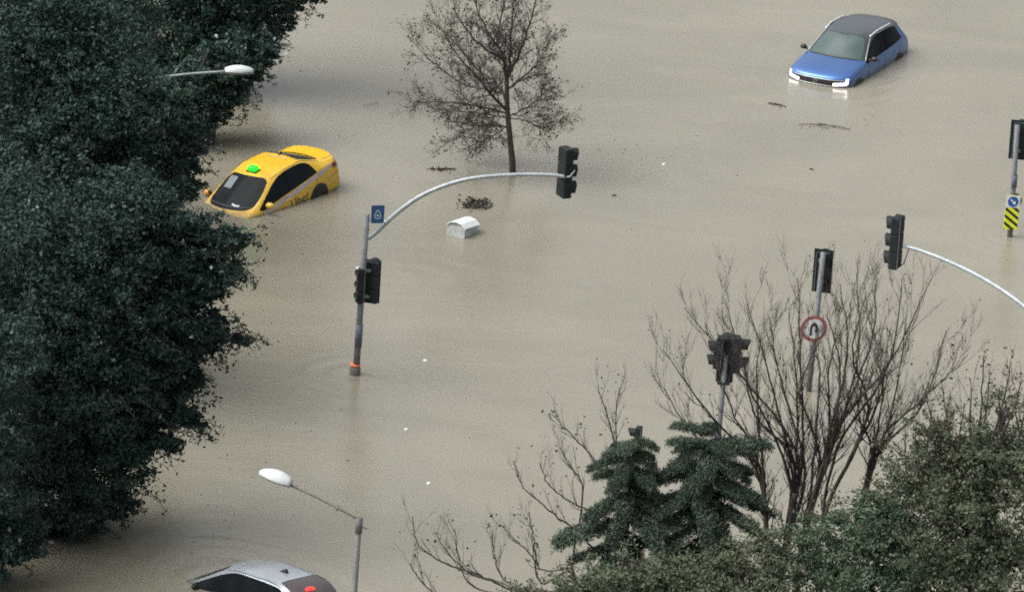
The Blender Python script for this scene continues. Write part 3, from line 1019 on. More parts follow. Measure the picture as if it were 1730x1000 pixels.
MB().tube([arm[-1], arm[-1] + Vector((.10, -.03, .02)), arm[-1] + Vector((.2, -.02, .17))], [.03, .022, .014], 7).build('clamp', M['galv'], t, True)
sp = P_(626, 480)
signal_head(t, sp + Vector((.0, .16, 0)), R(165), .96, .36, .17, plate=(.40, .98))
signal_head(t, P_(611, 482) + Vector((-.04, -.02, 0)), R(-70), .80, .20, .14, visor=.035)
for dz in (.3, -.3):
    MB().box(P_(613, 480) + Vector((.03, .05, dz)), (.26, .1, .05), .008).build('bracket', M['galv_dull'], t)
s0 = P_(638, 362, -.14)
F = face_mtx(s0, R(14))
MB().prism(rounded(.29, .41, .02), .015, F).build('sign_plate', M['blue_sign'], t)
F2 = F @ Matrix.Translation((0, -.01, .019))
drop = []
for k in range(28):
    a = 2 * math.pi * k / 28
    drop.append((a, .095))
v, f = [], []
for k in range(28):
    a = R(90) + 2 * math.pi * k / 28
    pk = max(0.0, 1 - abs((k if k < 14 else 28 - k)) / 4.0)
    for rr in (.058, .078):
        rr2 = rr * (1 + .75 * pk ** 1.3)
        v.append(F2 @ Vector((rr2 * math.cos(a), rr2 * math.sin(a) - .02, 0)))
for k in range(28):
    a, c = 2 * k, 2 * ((k + 1) % 28)
    f.append((a, c, c + 1, a + 1))
MB().add(v, f).build('drop_emblem', M['sign_pale'], t)
MB().prism(disc(.026, 14), .003, F2 @ Matrix.Translation((0, -.012, 0))).build('emblem_dot', M['sign_pale'], t)
MB().tube([s0 + Vector((0, .02, -.1)), P_(622, 372)], .018, 6).build('sign_bracket', M['galv'], t)
cap = P_(650, 375, -.06)
MB().box(cap, (.07, .07, .07), .02).build('junction_cap', M['sign_white'], t)
q0 = P_(606, 562); MB().tube([P_(605, 585), P_(607.5, 548)], [.084, .082], 12).build('sticker_band', M['band_blue'], t, True)
MB().tube([P_(599, 650), P_(600, 622), P_(600.3, 618)], [.13, .125, .10], 12).build('base_sleeve', M['sleeve'], t, True)
MB().tube([P_(600.4, 618), P_(600.6, 614.5)], [.115, .115], 12).build('tape_ring', M['orange'], t, True)
sm = P_(604, 453, -.06)
MB().box(sm, (.06, .06, .06), .015).build('push_button', M['sign_white'], t)

# right mast: only its arm and head come into the frame --------------------------
HZ = 4.75
hp = at(1513, 409, HZ)
pole_xy = Vector((hp.x + 3.75, hp.y - 3.4, 0))
t = empty('mast_signal', (pole_xy.x, pole_xy.y, BED), 'black three lamp signal on a curved pale arm coming in from the right edge', 'traffic light', 'traffic signals over the flooded junction')
org = Vector((pole_xy.x, pole_xy.y, BED))
pole_part(t, (0, 0, 0), (0, 0, 4.9), .085, .064, 'galv_dull')
hr = hp - org
d = Vector((pole_xy.x - hp.x, pole_xy.y - hp.y, 0))
L_ = d.length
d.normalize()
zt = hr.z
arm = []
for f_, dz in ((.05, -.02), (.15, -.0), (.3, -.03), (.45, -.11), (.6, -.26), (.75, -.5), (.88, -.85), (1.0, -1.35)):
    arm.append(hr + d * (L_ * f_) + Vector((0, 0, dz)))
arm = catmull(arm, 4)
MB().tube(arm, [.040 + .018 * i / (len(arm) - 1) for i in range(len(arm))], 10).build('arm', M['galv'], t, True)
signal_head(t, hr + Vector((0.02, .0, 0)), R(-112), 1.17, .34, .20, visor=.15)
MB().tube([hr + Vector((.3, -.06, -.06)), hr + Vector((.22, -.02, -.45)), hr + Vector((.10, 0, -.58))], .012, 5).build('cable', M['trim'], t, True)


# signals seen from behind on their poles ------------------------------------------
def rear_signal(pxt, pxb, label, group='traffic signals over the flooded junction'):
    b = at(*pxb)
    global org, Yt
    t = empty('pole_signal', (b.x, b.y, BED), label, 'traffic light', group)
    org, Yt = Vector((b.x, b.y, BED)), b.y
    pole_part(t, (0, 0, 0), P_(*pxt), .068, .06, 'galv_dull')
    return t


t = rear_signal((1719, 212), (1707, 400), 'signal seen from behind at the right edge, above a striped hazard board')
signal_head(t, P_(1722, 238, .2), R(172), .9, .30, .16, plate=(.46, .96))
for py in (222, 255):
    MB().box(P_(1719, py, .1), (.12, .16, .05), .006).build('bracket', M['galv_dull'], t)
MB().tube([P_(1712.5, 317), P_(1714.5, 296)], [.072, .071], 12).build('sticker_band', M['band_blue'], t, True)
F = face_mtx(P_(1713.5, 339, .09), R(8))
MB().prism(disc(.185), .012, F).build('round_sign_back', M['sign_back'], t)
F = face_mtx(P_(1709.5, 359, -.09), R(8)) @ Matrix.Rotation(R(-1.5), 4, 'Z')
W_, H_ = .335, .84
MB().prism(rounded(W_, H_, .012), .012, F).build('hazard_board', M['sign_yellow'], t)
F2 = F @ Matrix.Translation((0, 0, .016))
MB().prism([(-W_ / 2 + .003, H_ / 2 - .295), (W_ / 2 - .003, H_ / 2 - .295), (W_ / 2 - .003, H_ / 2 - .003), (-W_ / 2 + .003, H_ / 2 - .003)], .002, F2).build('white_panel', M['sign_white'], t)
F3 = F @ Matrix.Translation((0, H_ / 2 - .15, .022))
MB().prism(disc(.128), .003, F3).build('blue_roundel', M['sign_blue2'], t)
F4 = F3 @ Matrix.Translation((0, 0, .007)) @ Matrix.Rotation(R(-42), 4, 'Z')
MB().prism([(-.085, -.016), (.02, -.016), (.02, -.052), (.09, 0), (.02, .052), (.02, .016), (-.085, .016)], .002, F4).build('arrow', M['sign_white'], t)
ylo, yhi = -H_ / 2 + .004, H_ / 2 - .30


def clip_band(c0, c1):
    """band between y = -0.75 x + c0 and + c1, clipped to the board"""
    poly = []
    xs = (-W_ / 2 + .004, W_ / 2 - .004)
    pts = [(xs[0], -.75 * xs[0] + c0), (xs[1], -.75 * xs[1] + c0), (xs[1], -.75 * xs[1] + c1), (xs[0], -.75 * xs[0] + c1)]

    def cl(P, y, keep_above):
        out = []
        for i in range(len(P)):
            a, b_ = P[i], P[(i + 1) % len(P)]
            ia = (a[1] >= y) == keep_above
            ib = (b_[1] >= y) == keep_above
            if ia:
                out.append(a)
            if ia != ib:
                s_ = (y - a[1]) / (b_[1] - a[1])
                out.append((a[0] + (b_[0] - a[0]) * s_, y))
        return out
    poly = cl(pts, ylo, True)
    poly = cl(poly, yhi, False) if len(poly) > 2 else poly
    return poly


for k in range(5):
    c = yhi + .07 - k * .175
    pl = clip_band(c - .078, c)
    if len(pl) > 2:
        MB().prism(pl, .002, F2).build('black_stripe', M['sign_black'], t)

t = rear_signal((1391, 427), (1364, 660), 'signal seen from behind above the round red bordered sign')
signal_head(t, P_(1389, 459, .2), R(168), .92, .30, .16, plate=(.43, 1.0))
for py in (440, 476):
    MB().box(P_(1387, py, .1), (.12, .16, .05), .006).build('bracket', M['galv_dull'], t)
F = face_mtx(P_(1375, 555, -.09), R(10))
sg = MB().prism(disc(.30), .014, F).build('round_sign', M['sign_red'], t)
MB().prism(disc(.225), .003, F @ Matrix.Translation((0, 0, .017))).build('white_face', M['sign_white'], sg)
# the dark arched mark: a turn-back arrow
F2 = F @ Matrix.Translation((.01, 0, .024))
arch = [(-.105, -.15), (-.105, .02), (-.075, .10), (-.015, .155), (.05, .11), (.085, .03), (.085, -.03), (.12, -.03), (.055, -.12), (-.01, -.03), (.03, -.03), (.03, .02), (.005, .06), (-.02, .07), (-.05, .04), (-.05, -.15)]
MB().prism(arch, .002, F2).build('arrow_mark', M['sign_black'], sg)

t = rear_signal((1226, 600), (1207, 790), 'cluster of black signal heads facing three ways behind the bare branches')
signal_head(t, P_(1226, 606, .12), R(176), 1.02, .36, .20, visor=.2)
signal_head(t, P_(1213, 598, .02), R(-98), .62, .26, .16, sections=2, visor=.15)
signal_head(t, P_(1243, 598, .02), R(98), .80, .28, .20, sections=2, visor=.2, lens=('lens_red', 'lens_green'))
MB().box(P_(1228, 572, .05), (.40, .22, .09), .02).build('top_bracket', M['plastic'], t)
MB().box(P_(1222, 645, .05), (.26, .22, .08), .02).build('bottom_bracket', M['plastic'], t)

# a small pedestrian signal whose head shows above the left cedar
b = at(1070, 905)
t = empty('pole_signal', (b.x, b.y, BED), 'small dark signal head just above the tip of the left cedar', 'traffic light', 'traffic signals over the flooded junction')
org, Yt = Vector((b.x, b.y, BED)), b.y
pole_part(t, (0, 0, 0), P_(1080, 735), .05, .045, 'pole_dark')
signal_head(t, P_(1078, 744), R(-105), .62, .20, .12, sections=2, visor=.16)


# ------------------------------------------------------------------ street lamps
def lamp_head(root, p, d, L=.72, W=.30, H=.13, tilt=0.0):
    """white domed shell over a grey tray; nose points along d"""
    d = Vector(d).normalized()
    side = Vector((0, 0, 1)).cross(d).normalized()
    up = d.cross(side)
    N, K = 12, 10
    v, f = [], []
    for i in range(N + 1):
        u = i / N
        w = W * .5 * (math.sin(math.pi * min(1, .14 + u * .84)) ** .55)
        hgt = H * (math.sin(math.pi * min(1, .10 + u * .86)) ** .6)
        for k in range(K + 1):
            a = math.pi * k / K
            v.append(Vector(p) + d * (u * L) + side * (w * math.cos(a)) + up * (hgt * math.sin(a)))
    for i in range(N):
        for k in range(K):
            a = i * (K + 1) + k
            f.append((a, a + K + 1, a + K + 2, a + 1))
    f.append(tuple(range(K + 1)))
    f.append(tuple(N * (K + 1) + k for k in range(K + 1))[::-1])
    MB().add(v, f).build('lamp_shell', M['lamp_white'], root, True)
    v, f = [], []
    for i in range(N + 1):
        u = i / N
        w = W * .5 * (math.sin(math.pi * min(1, .14 + u * .84)) ** .55) * .97
        q = Vector(p) + d * (u * L)
        v += [q + side * w, q - side * w, q + side * w * .72 - up * .055, q - side * w * .72 - up * .055]
    for i in range(N):
        a, b_ = 4 * i, 4 * i + 4
        f += [(a, b_, b_ + 2, a + 2), (a + 1, a + 3, b_ + 3, b_ + 1), (a + 2, b_ + 2, b_ + 3, a + 3)]
    f += [(0, 2, 3, 1), (4 * N, 4 * N + 1, 4 * N + 3, 4 * N + 2)]
    MB().add(v, f).build('lamp_tray', M['lamp_grey'], root)


# near lamp, bottom left
top = at(607, 878, 7.6)
b = Vector((top.x - .12, top.y, BED))
t = empty('street_lamp', b, 'near street lamp with white head, thin dark arm and pole above the sunken silver car', 'street lamp', 'street lamps')
org, Yt = b, b.y
pole_part(t, (0, 0, 0), top - org, .085, .052, 'pole_dark')
a0 = top - org
a1 = P_(492, 820, .35)
MB().tube(catmull([a0, a0.lerp(a1, .33) + Vector((0, 0, .02)), a0.lerp(a1, .66) + Vector((0, 0, .02)), a1], 4), .024, 8).build('arm', M['pole_dark'], t, True)
MB().tube([a0.lerp(a1, .31), a0.lerp(a1, .34)], .036, 8).build('arm_joint', M['pole_dark'], t, True)
MB().tube([a0 + Vector((0, 0, -.25)), a0 + Vector((0, 0, .03))], .065, 10).build('pole_collar', M['pole_dark'], t, True)
MB().tube([a0 + Vector((.03, 0, -.12)), a0 + Vector((.17, 0, -.17))], .010, 5).build('bolt', M['pole_dark'], t)
dd = (a1 - a0).normalized()
lamp_head(t, a1 + Vector((0, 0, .035)), Vector((dd.x, dd.y, dd.z * .6)), .62, .34, .155)

# far lamp among the left trees
b0 = at(228, 650)
zt = aty(245, 133, b0.y).z
b = Vector((b0.x, b0.y, BED))
t = empty('street_lamp', b, 'far street lamp, its white head and pale arm sticking out of the dark trees', 'street lamp', 'street lamps')
org, Yt = b, b.y
a0 = P_(240, 136)
pole_part(t, (0, 0, 0), a0, .085, .05, 'galv_dull')
a1 = P_(380, 121, 0.25)
MB().tube(catmull([a0, a0.lerp(a1, .5) + Vector((0, 0, .03)), a1], 4), .028, 8).build('arm', M['galv'], t, True)
dd = (a1 - a0).normalized()
lamp_head(t, a1 + Vector((0, 0, .02)), Vector((dd.x, dd.y, .01)), .62, .30, .12)


# ------------------------------------------------------------------ cars
def car_skin(rows, pid, order, extra_crease=None, crease=.7):
    """one quad cage, mirrored and subdivided, then cut into its panels; returns {part: (verts, faces)} and a BVH of the whole skin"""
    C = len(rows[0])
    verts, idx = [], {}
    for i, rw in enumerate(rows):
        for j, (x, y, z) in enumerate(rw):
            for s in ((1, -1) if j else (1,)):
                idx[i, j, s] = len(verts)
                verts.append((x, y * s, z))
    for i in range(len(rows)):
        idx[i, 0, -1] = idx[i, 0, 1]
    faces, mi = [], []
    ids = {}
    for i in range(len(rows) - 1):
        for j in range(C - 1):
            for s in (1, -1):
                q = [idx[i, j, s], idx[i, j + 1, s], idx[i + 1, j + 1, s], idx[i + 1, j, s]]
                if s < 0:
                    q = q[::-1]
                faces.append(q)
                k = pid(i, j, s)
                mi.append(order.index(k))
    me = bpy.data.meshes.new('cage')
    me.from_pydata(verts, [], faces)
    for k in order:
        me.materials.append(M['trim'])
    me.polygons.foreach_set('material_index', mi)
    me.update()
    ef = {}
    for p in me.polygons:
        for e in p.edge_keys:
            ef.setdefault(e, []).append(p.material_index)
    at_ = me.attributes.new('crease_edge', 'FLOAT', 'EDGE')
    inv = {v: k for k, v in idx.items()}
    for e in me.edges:
        ks = ef.get(tuple(sorted(e.vertices)), [])
        c = crease if len(set(ks)) > 1 else 0.0
        if extra_crease:
            a, b_ = inv[e.vertices[0]], inv[e.vertices[1]]
            c = max(c, extra_crease(a, b_))
        at_.data[e.index].value = c
    o = bpy.data.objects.new('cage', me)
    col.objects.link(o)
    md = o.modifiers.new('s', 'SUBSURF')
    md.levels = md.render_levels = 3
    dg = bpy.context.evaluated_depsgraph_get()
    ev = o.evaluated_get(dg).to_mesh()
    V = [v.co.copy() for v in ev.vertices]
    N = [v.normal.copy() for v in ev.vertices]
    polys = [(tuple(p.vertices), p.material_index) for p in ev.polygons]
    bvh = BVHTree.FromPolygons(V, [p for p, _ in polys])
    out = {}
    for k, name in enumerate(order):
        mp, vv, ff = {}, [], []
        inset = -.007 if 'window' in name or 'windscreen' in name else 0.0
        for p, m_ in polys:
            if m_ != k:
                continue
            q = []
            for vi in p:
                if vi not in mp:
                    mp[vi] = len(vv)
                    vv.append(V[vi] + N[vi] * inset)
                q.append(mp[vi])
            ff.append(q)
        out[name] = (vv, ff)
    bpy.data.objects.remove(o)
    return out, bvh


def drape(bvh, pts, faces, origin_dir, off=.004):
    """lay points on the skin along a direction (decals, lamps, strips)"""
    out = []
    d = Vector(origin_dir).normalized()
    last = None
    for p in pts:
        p = Vector(p)
        h = bvh.ray_cast(p - d * 3.0, d)
        if h[0] is None:
            h = bvh.find_nearest(p)
        nrm = h[1] if h[1].dot(d) < 0 else -h[1]
        out.append(h[0] + nrm * off)
    return out, faces


def patch(bvh, f, nu, nv, d, off=.006, thick=0.0):
    pts = [f(i / nu, j / nv) for i in range(nu + 1) for j in range(nv + 1)]
    F_ = [(i * (nv + 1) + j, (i + 1) * (nv + 1) + j, (i + 1) * (nv + 1) + j + 1, i * (nv + 1) + j + 1) for i in range(nu) for j in range(nv)]
    return drape(bvh, pts, F_, d, off)


def car_root(name, pos, yaw, pitch, roll, scale, label):
    o = empty(name, pos, label, 'car', 'cars caught in the flood')
    m = Matrix.Translation(pos) @ Matrix.Rotation(yaw, 4, 'Z') @ Matrix.Rotation(roll, 4, 'X') @ Matrix.Rotation(pitch, 4, 'Y') @ Matrix.Scale(scale, 4)
    o.matrix_world = m
    return o


def wheel(root, x, y, r=.315, w=.2):
    s = 1 if y > 0 else -1
    mt = Matrix.Translation((x, y - s * .13, r)) @ Matrix.Rotation(R(-90) * s, 4, 'X')
    wo = MB().ring(.21, r, w * .75, mt, 24).build('wheel', M['tyre'], root)
    sp = MB()
    for k in range(5):
        a = 2 * math.pi * k / 5
        sp.prism([(.03 * math.cos(a + 1.6), .03 * math.sin(a + 1.6)), (.205 * math.cos(a - .12), .205 * math.sin(a - .12)), (.205 * math.cos(a + .12), .205 * math.sin(a + .12)), (.03 * math.cos(a - 1.6), .03 * math.sin(a - 1.6))], .03, mt @ Matrix.Translation((0, 0, .09)))
    sp.ring(.185, .212, .12, mt @ Matrix.Translation((0, 0, .01)), 24)
    sp.build('rim', M['rim'], wo)


def wheel_well(root, bvh, x, s, r, zc, name='wheel_arch'):
    """dark opening of the wheel arch, laid on the flank"""
    pts, F_ = [], []
    n = 24
    rr = [.02, r * .5, r]
    for q in rr:
        for k in range(n):
            a = 2 * math.pi * k / n
            pts.append((x + q * math.cos(a), s * 1.0, max(.2, zc + q * math.sin(a))))
    for b_ in range(2):
        for k in range(n):
            k2 = (k + 1) % n
            F_.append((b_ * n + k, b_ * n + k2, (b_ + 1) * n + k2, (b_ + 1) * n + k))
    v, f = drape(bvh, pts, F_, (0, -s, 0), .006)
    mesh_obj(name, v, f, M['trim'], root)


def mirror_(root, p, s, material, size=(.14, .20, .13)):
    p = Vector(p)
    bm = bmesh.new()
    bmesh.ops.create_uvsphere(bm, u_segments=14, v_segments=9, radius=.5)
    for v in bm.verts:
        v.co.x = v.co.x * size[0] if v.co.x > 0 else v.co.x * size[0] * .55
        v.co.y *= size[1]
        v.co.z *= size[2]
        v.co += p
    bm.verts.index_update()
    mb = MB().add([v.co[:] for v in bm.verts], [[v.index for v in f.verts] for f in bm.faces])
    bm.free()
    o = mb.build('side_mirror', M[material], root, True)
    MB().tube([p + Vector((0, -s * .05, -.02)), p + Vector((.02, -s * .20, -.08))], [.03, .035], 7).build('mirror_arm', M['trim'], o, True)


def line_on(bvh, pts, d, r, off=.0, n=5, sides=6):
    q = catmull([Vector(p) for p in pts], n)
    v, _ = drape(bvh, q, [], d, off)
    return MB().tube(v, r, sides)


SEDAN = [
    [(2.20, 0, .28), (2.16, .40, .28), (2.00, .68, .28), (1.90, .78, .28), (1.84, .81, .28), (1.80, .82, .27), (1.78, .81, .26)],
    [(2.26, 0, .52), (2.22, .42, .52), (2.06, .70, .52), (1.95, .80, .52), (1.86, .845, .50), (1.80, .85, .44), (1.78, .83, .26)],
    [(2.14, 0, .76), (2.10, .42, .76), (1.95, .68, .76), (1.85, .78, .74), (1.75, .84, .68), (1.70, .86, .50), (1.68, .83, .25)],
    [(1.60, 0, .92), (1.60, .40, .915), (1.55, .67, .90), (1.52, .77, .87), (1.50, .84, .76), (1.50, .87, .52), (1.50, .83, .24)],
    [(1.24, 0, .965), (1.19, .42, .965), (.99, .735, .955), (.91, .80, .94), (.86, .85, .895), (.80, .885, .55), (.80, .84, .22)],
    [(.24, 0, 1.45), (.21, .34, 1.445), (.09, .585, 1.415), (.03, .63, 1.385), (.22, .84, .935), (.20, .895, .58), (.20, .84, .20)],
    [(-.30, 0, 1.49), (-.30, .33, 1.485), (-.30, .565, 1.46), (-.30, .63, 1.415), (-.26, .845, .95), (-.30, .90, .60), (-.30, .845, .20)],
    [(-.40, 0, 1.49), (-.40, .33, 1.485), (-.40, .565, 1.46), (-.40, .63, 1.415), (-.36, .845, .953), (-.40, .90, .60), (-.40, .845, .20)],
    [(-1.02, 0, 1.46), (-1.0, .32, 1.455), (-.96, .54, 1.43), (-.95, .61, 1.385), (-.95, .84, .975), (-1.0, .895, .62), (-1.0, .84, .22)],
    [(-1.34, 0, 1.345), (-1.31, .33, 1.34), (-1.26, .565, 1.315), (-1.22, .645, 1.265), (-1.32, .83, 1.00), (-1.3, .885, .66), (-1.3, .84, .30)],
    [(-1.82, 0, 1.12), (-1.78, .36, 1.12), (-1.70, .60, 1.11), (-1.66, .70, 1.085), (-1.66, .82, 1.01), (-1.66, .875, .68), (-1.66, .83, .30)],
    [(-2.26, 0, 1.12), (-2.24, .38, 1.11), (-2.15, .62, 1.085), (-2.06, .73, 1.045), (-2.00, .80, .97), (-1.98, .85, .66), (-1.98, .80, .30)],
    [(-2.31, 0, .92), (-2.29, .40, .92), (-2.23, .66, .91), (-2.15, .76, .89), (-2.08, .815, .84), (-2.06, .835, .62), (-2.04, .79, .30)],
    [(-2.34, 0, .55), (-2.32, .42, .55), (-2.26, .68, .55), (-2.19, .77, .54), (-2.13, .81, .52), (-2.10, .82, .46), (-2.08, .79, .32)],
    [(-2.28, 0, .30), (-2.26, .42, .30), (-2.20, .66, .30), (-2.14, .75, .30), (-2.10, .78, .30), (-2.08, .79, .29), (-2.06, .78, .28)],
]


def sedan_pid(i, j, s):
    if i == 4 and j < 2:
        return 'windscreen'
    if i in (8, 9) and j < 2:
        return 'rear_window'
    if j == 3 and i in (4, 5):
        return 'front_window_l' if s > 0 else 'front_window_r'
    if j == 3 and i in (7, 8):
        return 'back_window_l' if s > 0 else 'back_window_r'
    if j == 3 and i == 6:
        return 'door_pillar'
    return 'body'


def sedan_crease(a, b_):
    # shoulder line, boot edge and the rim of the boot lid
    if a[1] == b_[1] == 3 and min(a[0], b_[0]) in (1, 2, 3, 10):
        return .35
    if a[0] == b_[0] == 11 and max(a[1], b_[1]) <= 4:
        return .8
    if a[1] == b_[1] == 4 and min(a[0], b_[0]) >= 9:
        return .5
    return 0.0


ORDER = ['body', 'windscreen', 'rear_window', 'front_window_l', 'front_window_r', 'back_window_l', 'back_window_r', 'door_pillar']
PLAIN = {'front_window_l': 'side_window', 'front_window_r': 'side_window', 'back_window_l': 'side_window', 'back_window_r': 'side_window'}

# ---- yellow taxi
SK, BV = car_skin(SEDAN, sedan_pid, ORDER, sedan_crease)
t = car_root('taxi', (-5.97, 5.86, -.67), R(-126.3), R(11.0), R(4.0), .98, 'yellow taxi sunk nose first beside the dark trees, green roof sign lit')
for k, (v, f) in SK.items():
    mm = {'body': 'yellow', 'door_pillar': 'pillar'}.get(k, 'glass')
    mesh_obj(PLAIN.get(k, k), v, f, M[mm], t, True)
# lilac strip under the side windows
for s in (1, -1):
    v, f = patch(BV, lambda a, b_: (.80 - 2.72 * a, s * 1.0, .872 + .135 * a - .115 * b_ * (1 if a < .85 else (1 - a) / .15 * .8 + .2)), 40, 3, (0, -s, 0), .005)
    mesh_obj('side_stripe', v, f, M['decal_lilac'], t)
# roof sign
MB().box((.02, 0, 1.468), (.20, .30, .05), .015).build('roof_sign_foot', M['trim'], t)
MB().box((.02, 0, 1.535), (.17, .25, .11), .04).build('roof_sign', M['taxi_green'], t, True)
# worn print across the back of the roof
v, f = patch(BV, lambda a, b_: (-.80 - .10 * b_, -.30 + .62 * a, 2), 20, 3, (0, 0, -1), .004)
mesh_obj('roof_print', v, f, M['decal_grey'], t)
MB().add([(-.92, -.012, 1.465), (-.92, .012, 1.465), (-1.08, .015, 1.44), (-1.08, -.015, 1.44), (-1.06, .004, 1.53), (-1.06, -.004, 1.53)],
         [(0, 1, 4, 5), (1, 2, 4), (0, 5, 3), (2, 3, 5, 4)]).build('roof_aerial', M['trim'], t)
# gutter lines between roof and sides
for s in (1, -1):
    q = [(x, s * y, 2) for x, y in ((.10, .575), (-.3, .60), (-.7, .598), (-1.0, .575), (-1.3, .60), (-1.6, .655))]
    line_on(BV, q, (0, 0, -1), .007).build('roof_gutter', M['trim'], t)
mirror_(t, (.66, .96, 1.0), 1, 'yellow', (.20, .24, .16))
mirror_(t, (.66, -.96, 1.0), -1, 'orange_lamp', (.20, .24, .16))
for s in (1, -1):
    wheel_well(t, BV, -1.24, s, .37, .36)
    wheel(t, -1.24, s * .86)
    wheel_well(t, BV, 1.40, s, .36, .35)
    wheel(t, 1.40, s * .84)
    v, f = patch(BV, lambda a, b_: (-3, s * (.52 + .24 * a), .80 + .16 * b_ - .03 * a), 8, 5, (1, 0, 0), .006)
    mesh_obj('tail_lamp', v, f, M['tail_red'], t)
    v, f = patch(BV, lambda a, b_: (-2.12 + .22 * a, s * 1.0, .86 + .11 * b_), 6, 4, (0, -s, 0), .006)
    mesh_obj('tail_lamp_flank', v, f, M['tail_red'], t)
    line_on(BV, [(-1.62, s * 1.0, .68), (-1.85, s * 1.0, .70), (-2.08, s * 1.0, .72)], (0, -s, 0), .005).build('bumper_gap', M['trim'], t)
    line_on(BV, [(-1.80, s * .60, 2), (-1.95, s * .64, 2), (-2.12, s * .62, 2)], (0, 0, -1), .006).build('boot_gap', M['trim'], t)
# paper on the dashboard, seen on the screen
v, f = patch(BV, lambda a, b_: (1.10 - .055 * b_ - .05 * abs(a - .5), .10 + .22 * a, 2), 8, 2, (0, 0, -1), .004)
mesh_obj('dashboard_paper', v, f, M['dash'], t)
v, f = patch(BV, lambda a, b_: (1.13 - .02 * b_ - .15 * (2 * a - 1) ** 2, -.64 + 1.28 * a, 2), 20, 1, (0, 0, -1), .006)
mesh_obj('wiper', v, f, M['trim'], t)
v, f = patch(BV, lambda a, b_: (.26 + .34 * b_ + .06 * a, -.50 + .26 * a, 2), 8, 8, (0, 0, -1), -.004)  # a reflection on the screen, laid on as a pale patch
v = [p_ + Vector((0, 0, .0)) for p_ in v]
mesh_obj('screen_reflection', v, f, M['visor'], t)  # M['visor'] is the painted reflection colour, no sun visor here
# door gaps and handles
for x0, dx in ((.70, .06), (-.33, 0), (-1.28, .10)):
    line_on(BV, [(x0 - dx * .0, 1.0, .93), (x0 + dx, 1.0, .6), (x0 + dx * 1.2, 1.0, .3)], (0, -1, 0), .005).build('door_gap', M['trim'], t)
for x0 in (-.18, -1.05):
    line_on(BV, [(x0, 1.0, .80), (x0 + .09, 1.0, .802), (x0 + .18, 1.0, .80)], (0, -1, 0), .013, .012).build('door_handle', M['yellow'], t)
# lettering on the rear door
cu = bpy.data.curves.new('letters', 'FONT')
cu.body = 'Uber'
cu.size = .34
cu.resolution_u = 3
to = bpy.data.objects.new('letters', cu)
col.objects.link(to)
dg = bpy.context.evaluated_depsgraph_get()
tm = to.evaluated_get(dg).to_mesh()
bm = bmesh.new()
bm.from_mesh(tm)
bmesh.ops.triangulate(bm, faces=bm.faces)
bmesh.ops.subdivide_edges(bm, edges=[e for e in bm.edges if e.calc_length() > .08], cuts=1)
bmesh.ops.triangulate(bm, faces=bm.faces)
bm.verts.index_update()
tv = [v.co.copy() for v in bm.verts]
tf = [[v.index for v in f.verts] for f in bm.faces]
bm.free()
bpy.data.objects.remove(to)
for s in (1, -1):
    # reads left to right for someone who faces that flank
    pts = [(-.92 + p.x if s < 0 else -.16 - p.x, s * 1.0, .515 + p.y) for p in tv]
    v, f = drape(BV, pts, tf, (0, -s, 0), .005)
    mesh_obj('door_lettering', v, f, M['decal_dark'], t)

# ---- silver car at the bottom edge
t = car_root('car', (-4.90, -19.25, -.92), R(138), R(4.0), R(4.0), 1.0, 'silver grey saloon nearly under water at the bottom edge, red tail lamp lit')
SIL = [list(r_) for r_ in SEDAN]
for i_, dx_, dz_ in ((8, -.34, .0), (9, -.36, .06), (10, -.20, .03)):      # longer roof, short steep rear screen
    SIL[i_] = [(x + dx_ * (1 if j_ < 4 else .4), y, z + dz_ * (1 if j_ < 4 else 0)) for j_, (x, y, z) in enumerate(SIL[i_])]
SK, BV = car_skin(SIL, sedan_pid, ORDER, sedan_crease)
for k, (v, f) in SK.items():
    mm = {'body': 'silver', 'door_pillar': 'pillar', 'rear_window': 'glass_silver'}.get(k, 'glass')
    mesh_obj(PLAIN.get(k, k), v, f, M[mm], t, True)
for s in (1, -1):
    v, f = patch(BV, lambda a, b_: (-3, s * (.40 + .36 * a), .82 + .17 * b_ - .03 * a), 8, 5, (1, 0, 0), .006)
    mesh_obj('tail_lamp', v, f, M['tail_red'], t)
    v, f = patch(BV, lambda a, b_: (-2.16 + .26 * a, s * 1.0, .86 + .13 * b_), 6, 4, (0, -s, 0), .006)
    mesh_obj('tail_lamp_flank', v, f, M['tail_lit' if s > 0 else 'tail_red'], t)
    q = [(x, s * y, 2) for x, y in ((.10, .575), (-.3, .60), (-.7, .598), (-1.0, .575), (-1.3, .60), (-1.6, .655))]
    line_on(BV, q, (0, 0, -1), .008).build('roof_gutter', M['trim'], t)
    wheel(t, -1.24, s * .86)
    wheel(t, 1.40, s * .84)
    mirror_(t, (.66, s * .95, .97), s, 'trim', (.15, .16, .12))
v, f = patch(BV, lambda a, b_: (-3, .0 + .24 * a, 1.315 + .045 * b_ * math.sin(math.pi * min(1, .15 + .8 * a)) ** .5), 12, 3, (1, 0, 0), .012)
mesh_obj('brake_lamp', v, f, M['tail_lit'], t)
MB().add([(-.78, -.03, 1.475), (-.78, .03, 1.475), (-1.0, .045, 1.455), (-1.0, -.045, 1.455), (-.97, .012, 1.56), (-.97, -.012, 1.56)],
         [(0, 1, 4, 5), (1, 2, 4), (0, 5, 3), (2, 3, 5, 4)]).build('roof_aerial', M['trim'], t)

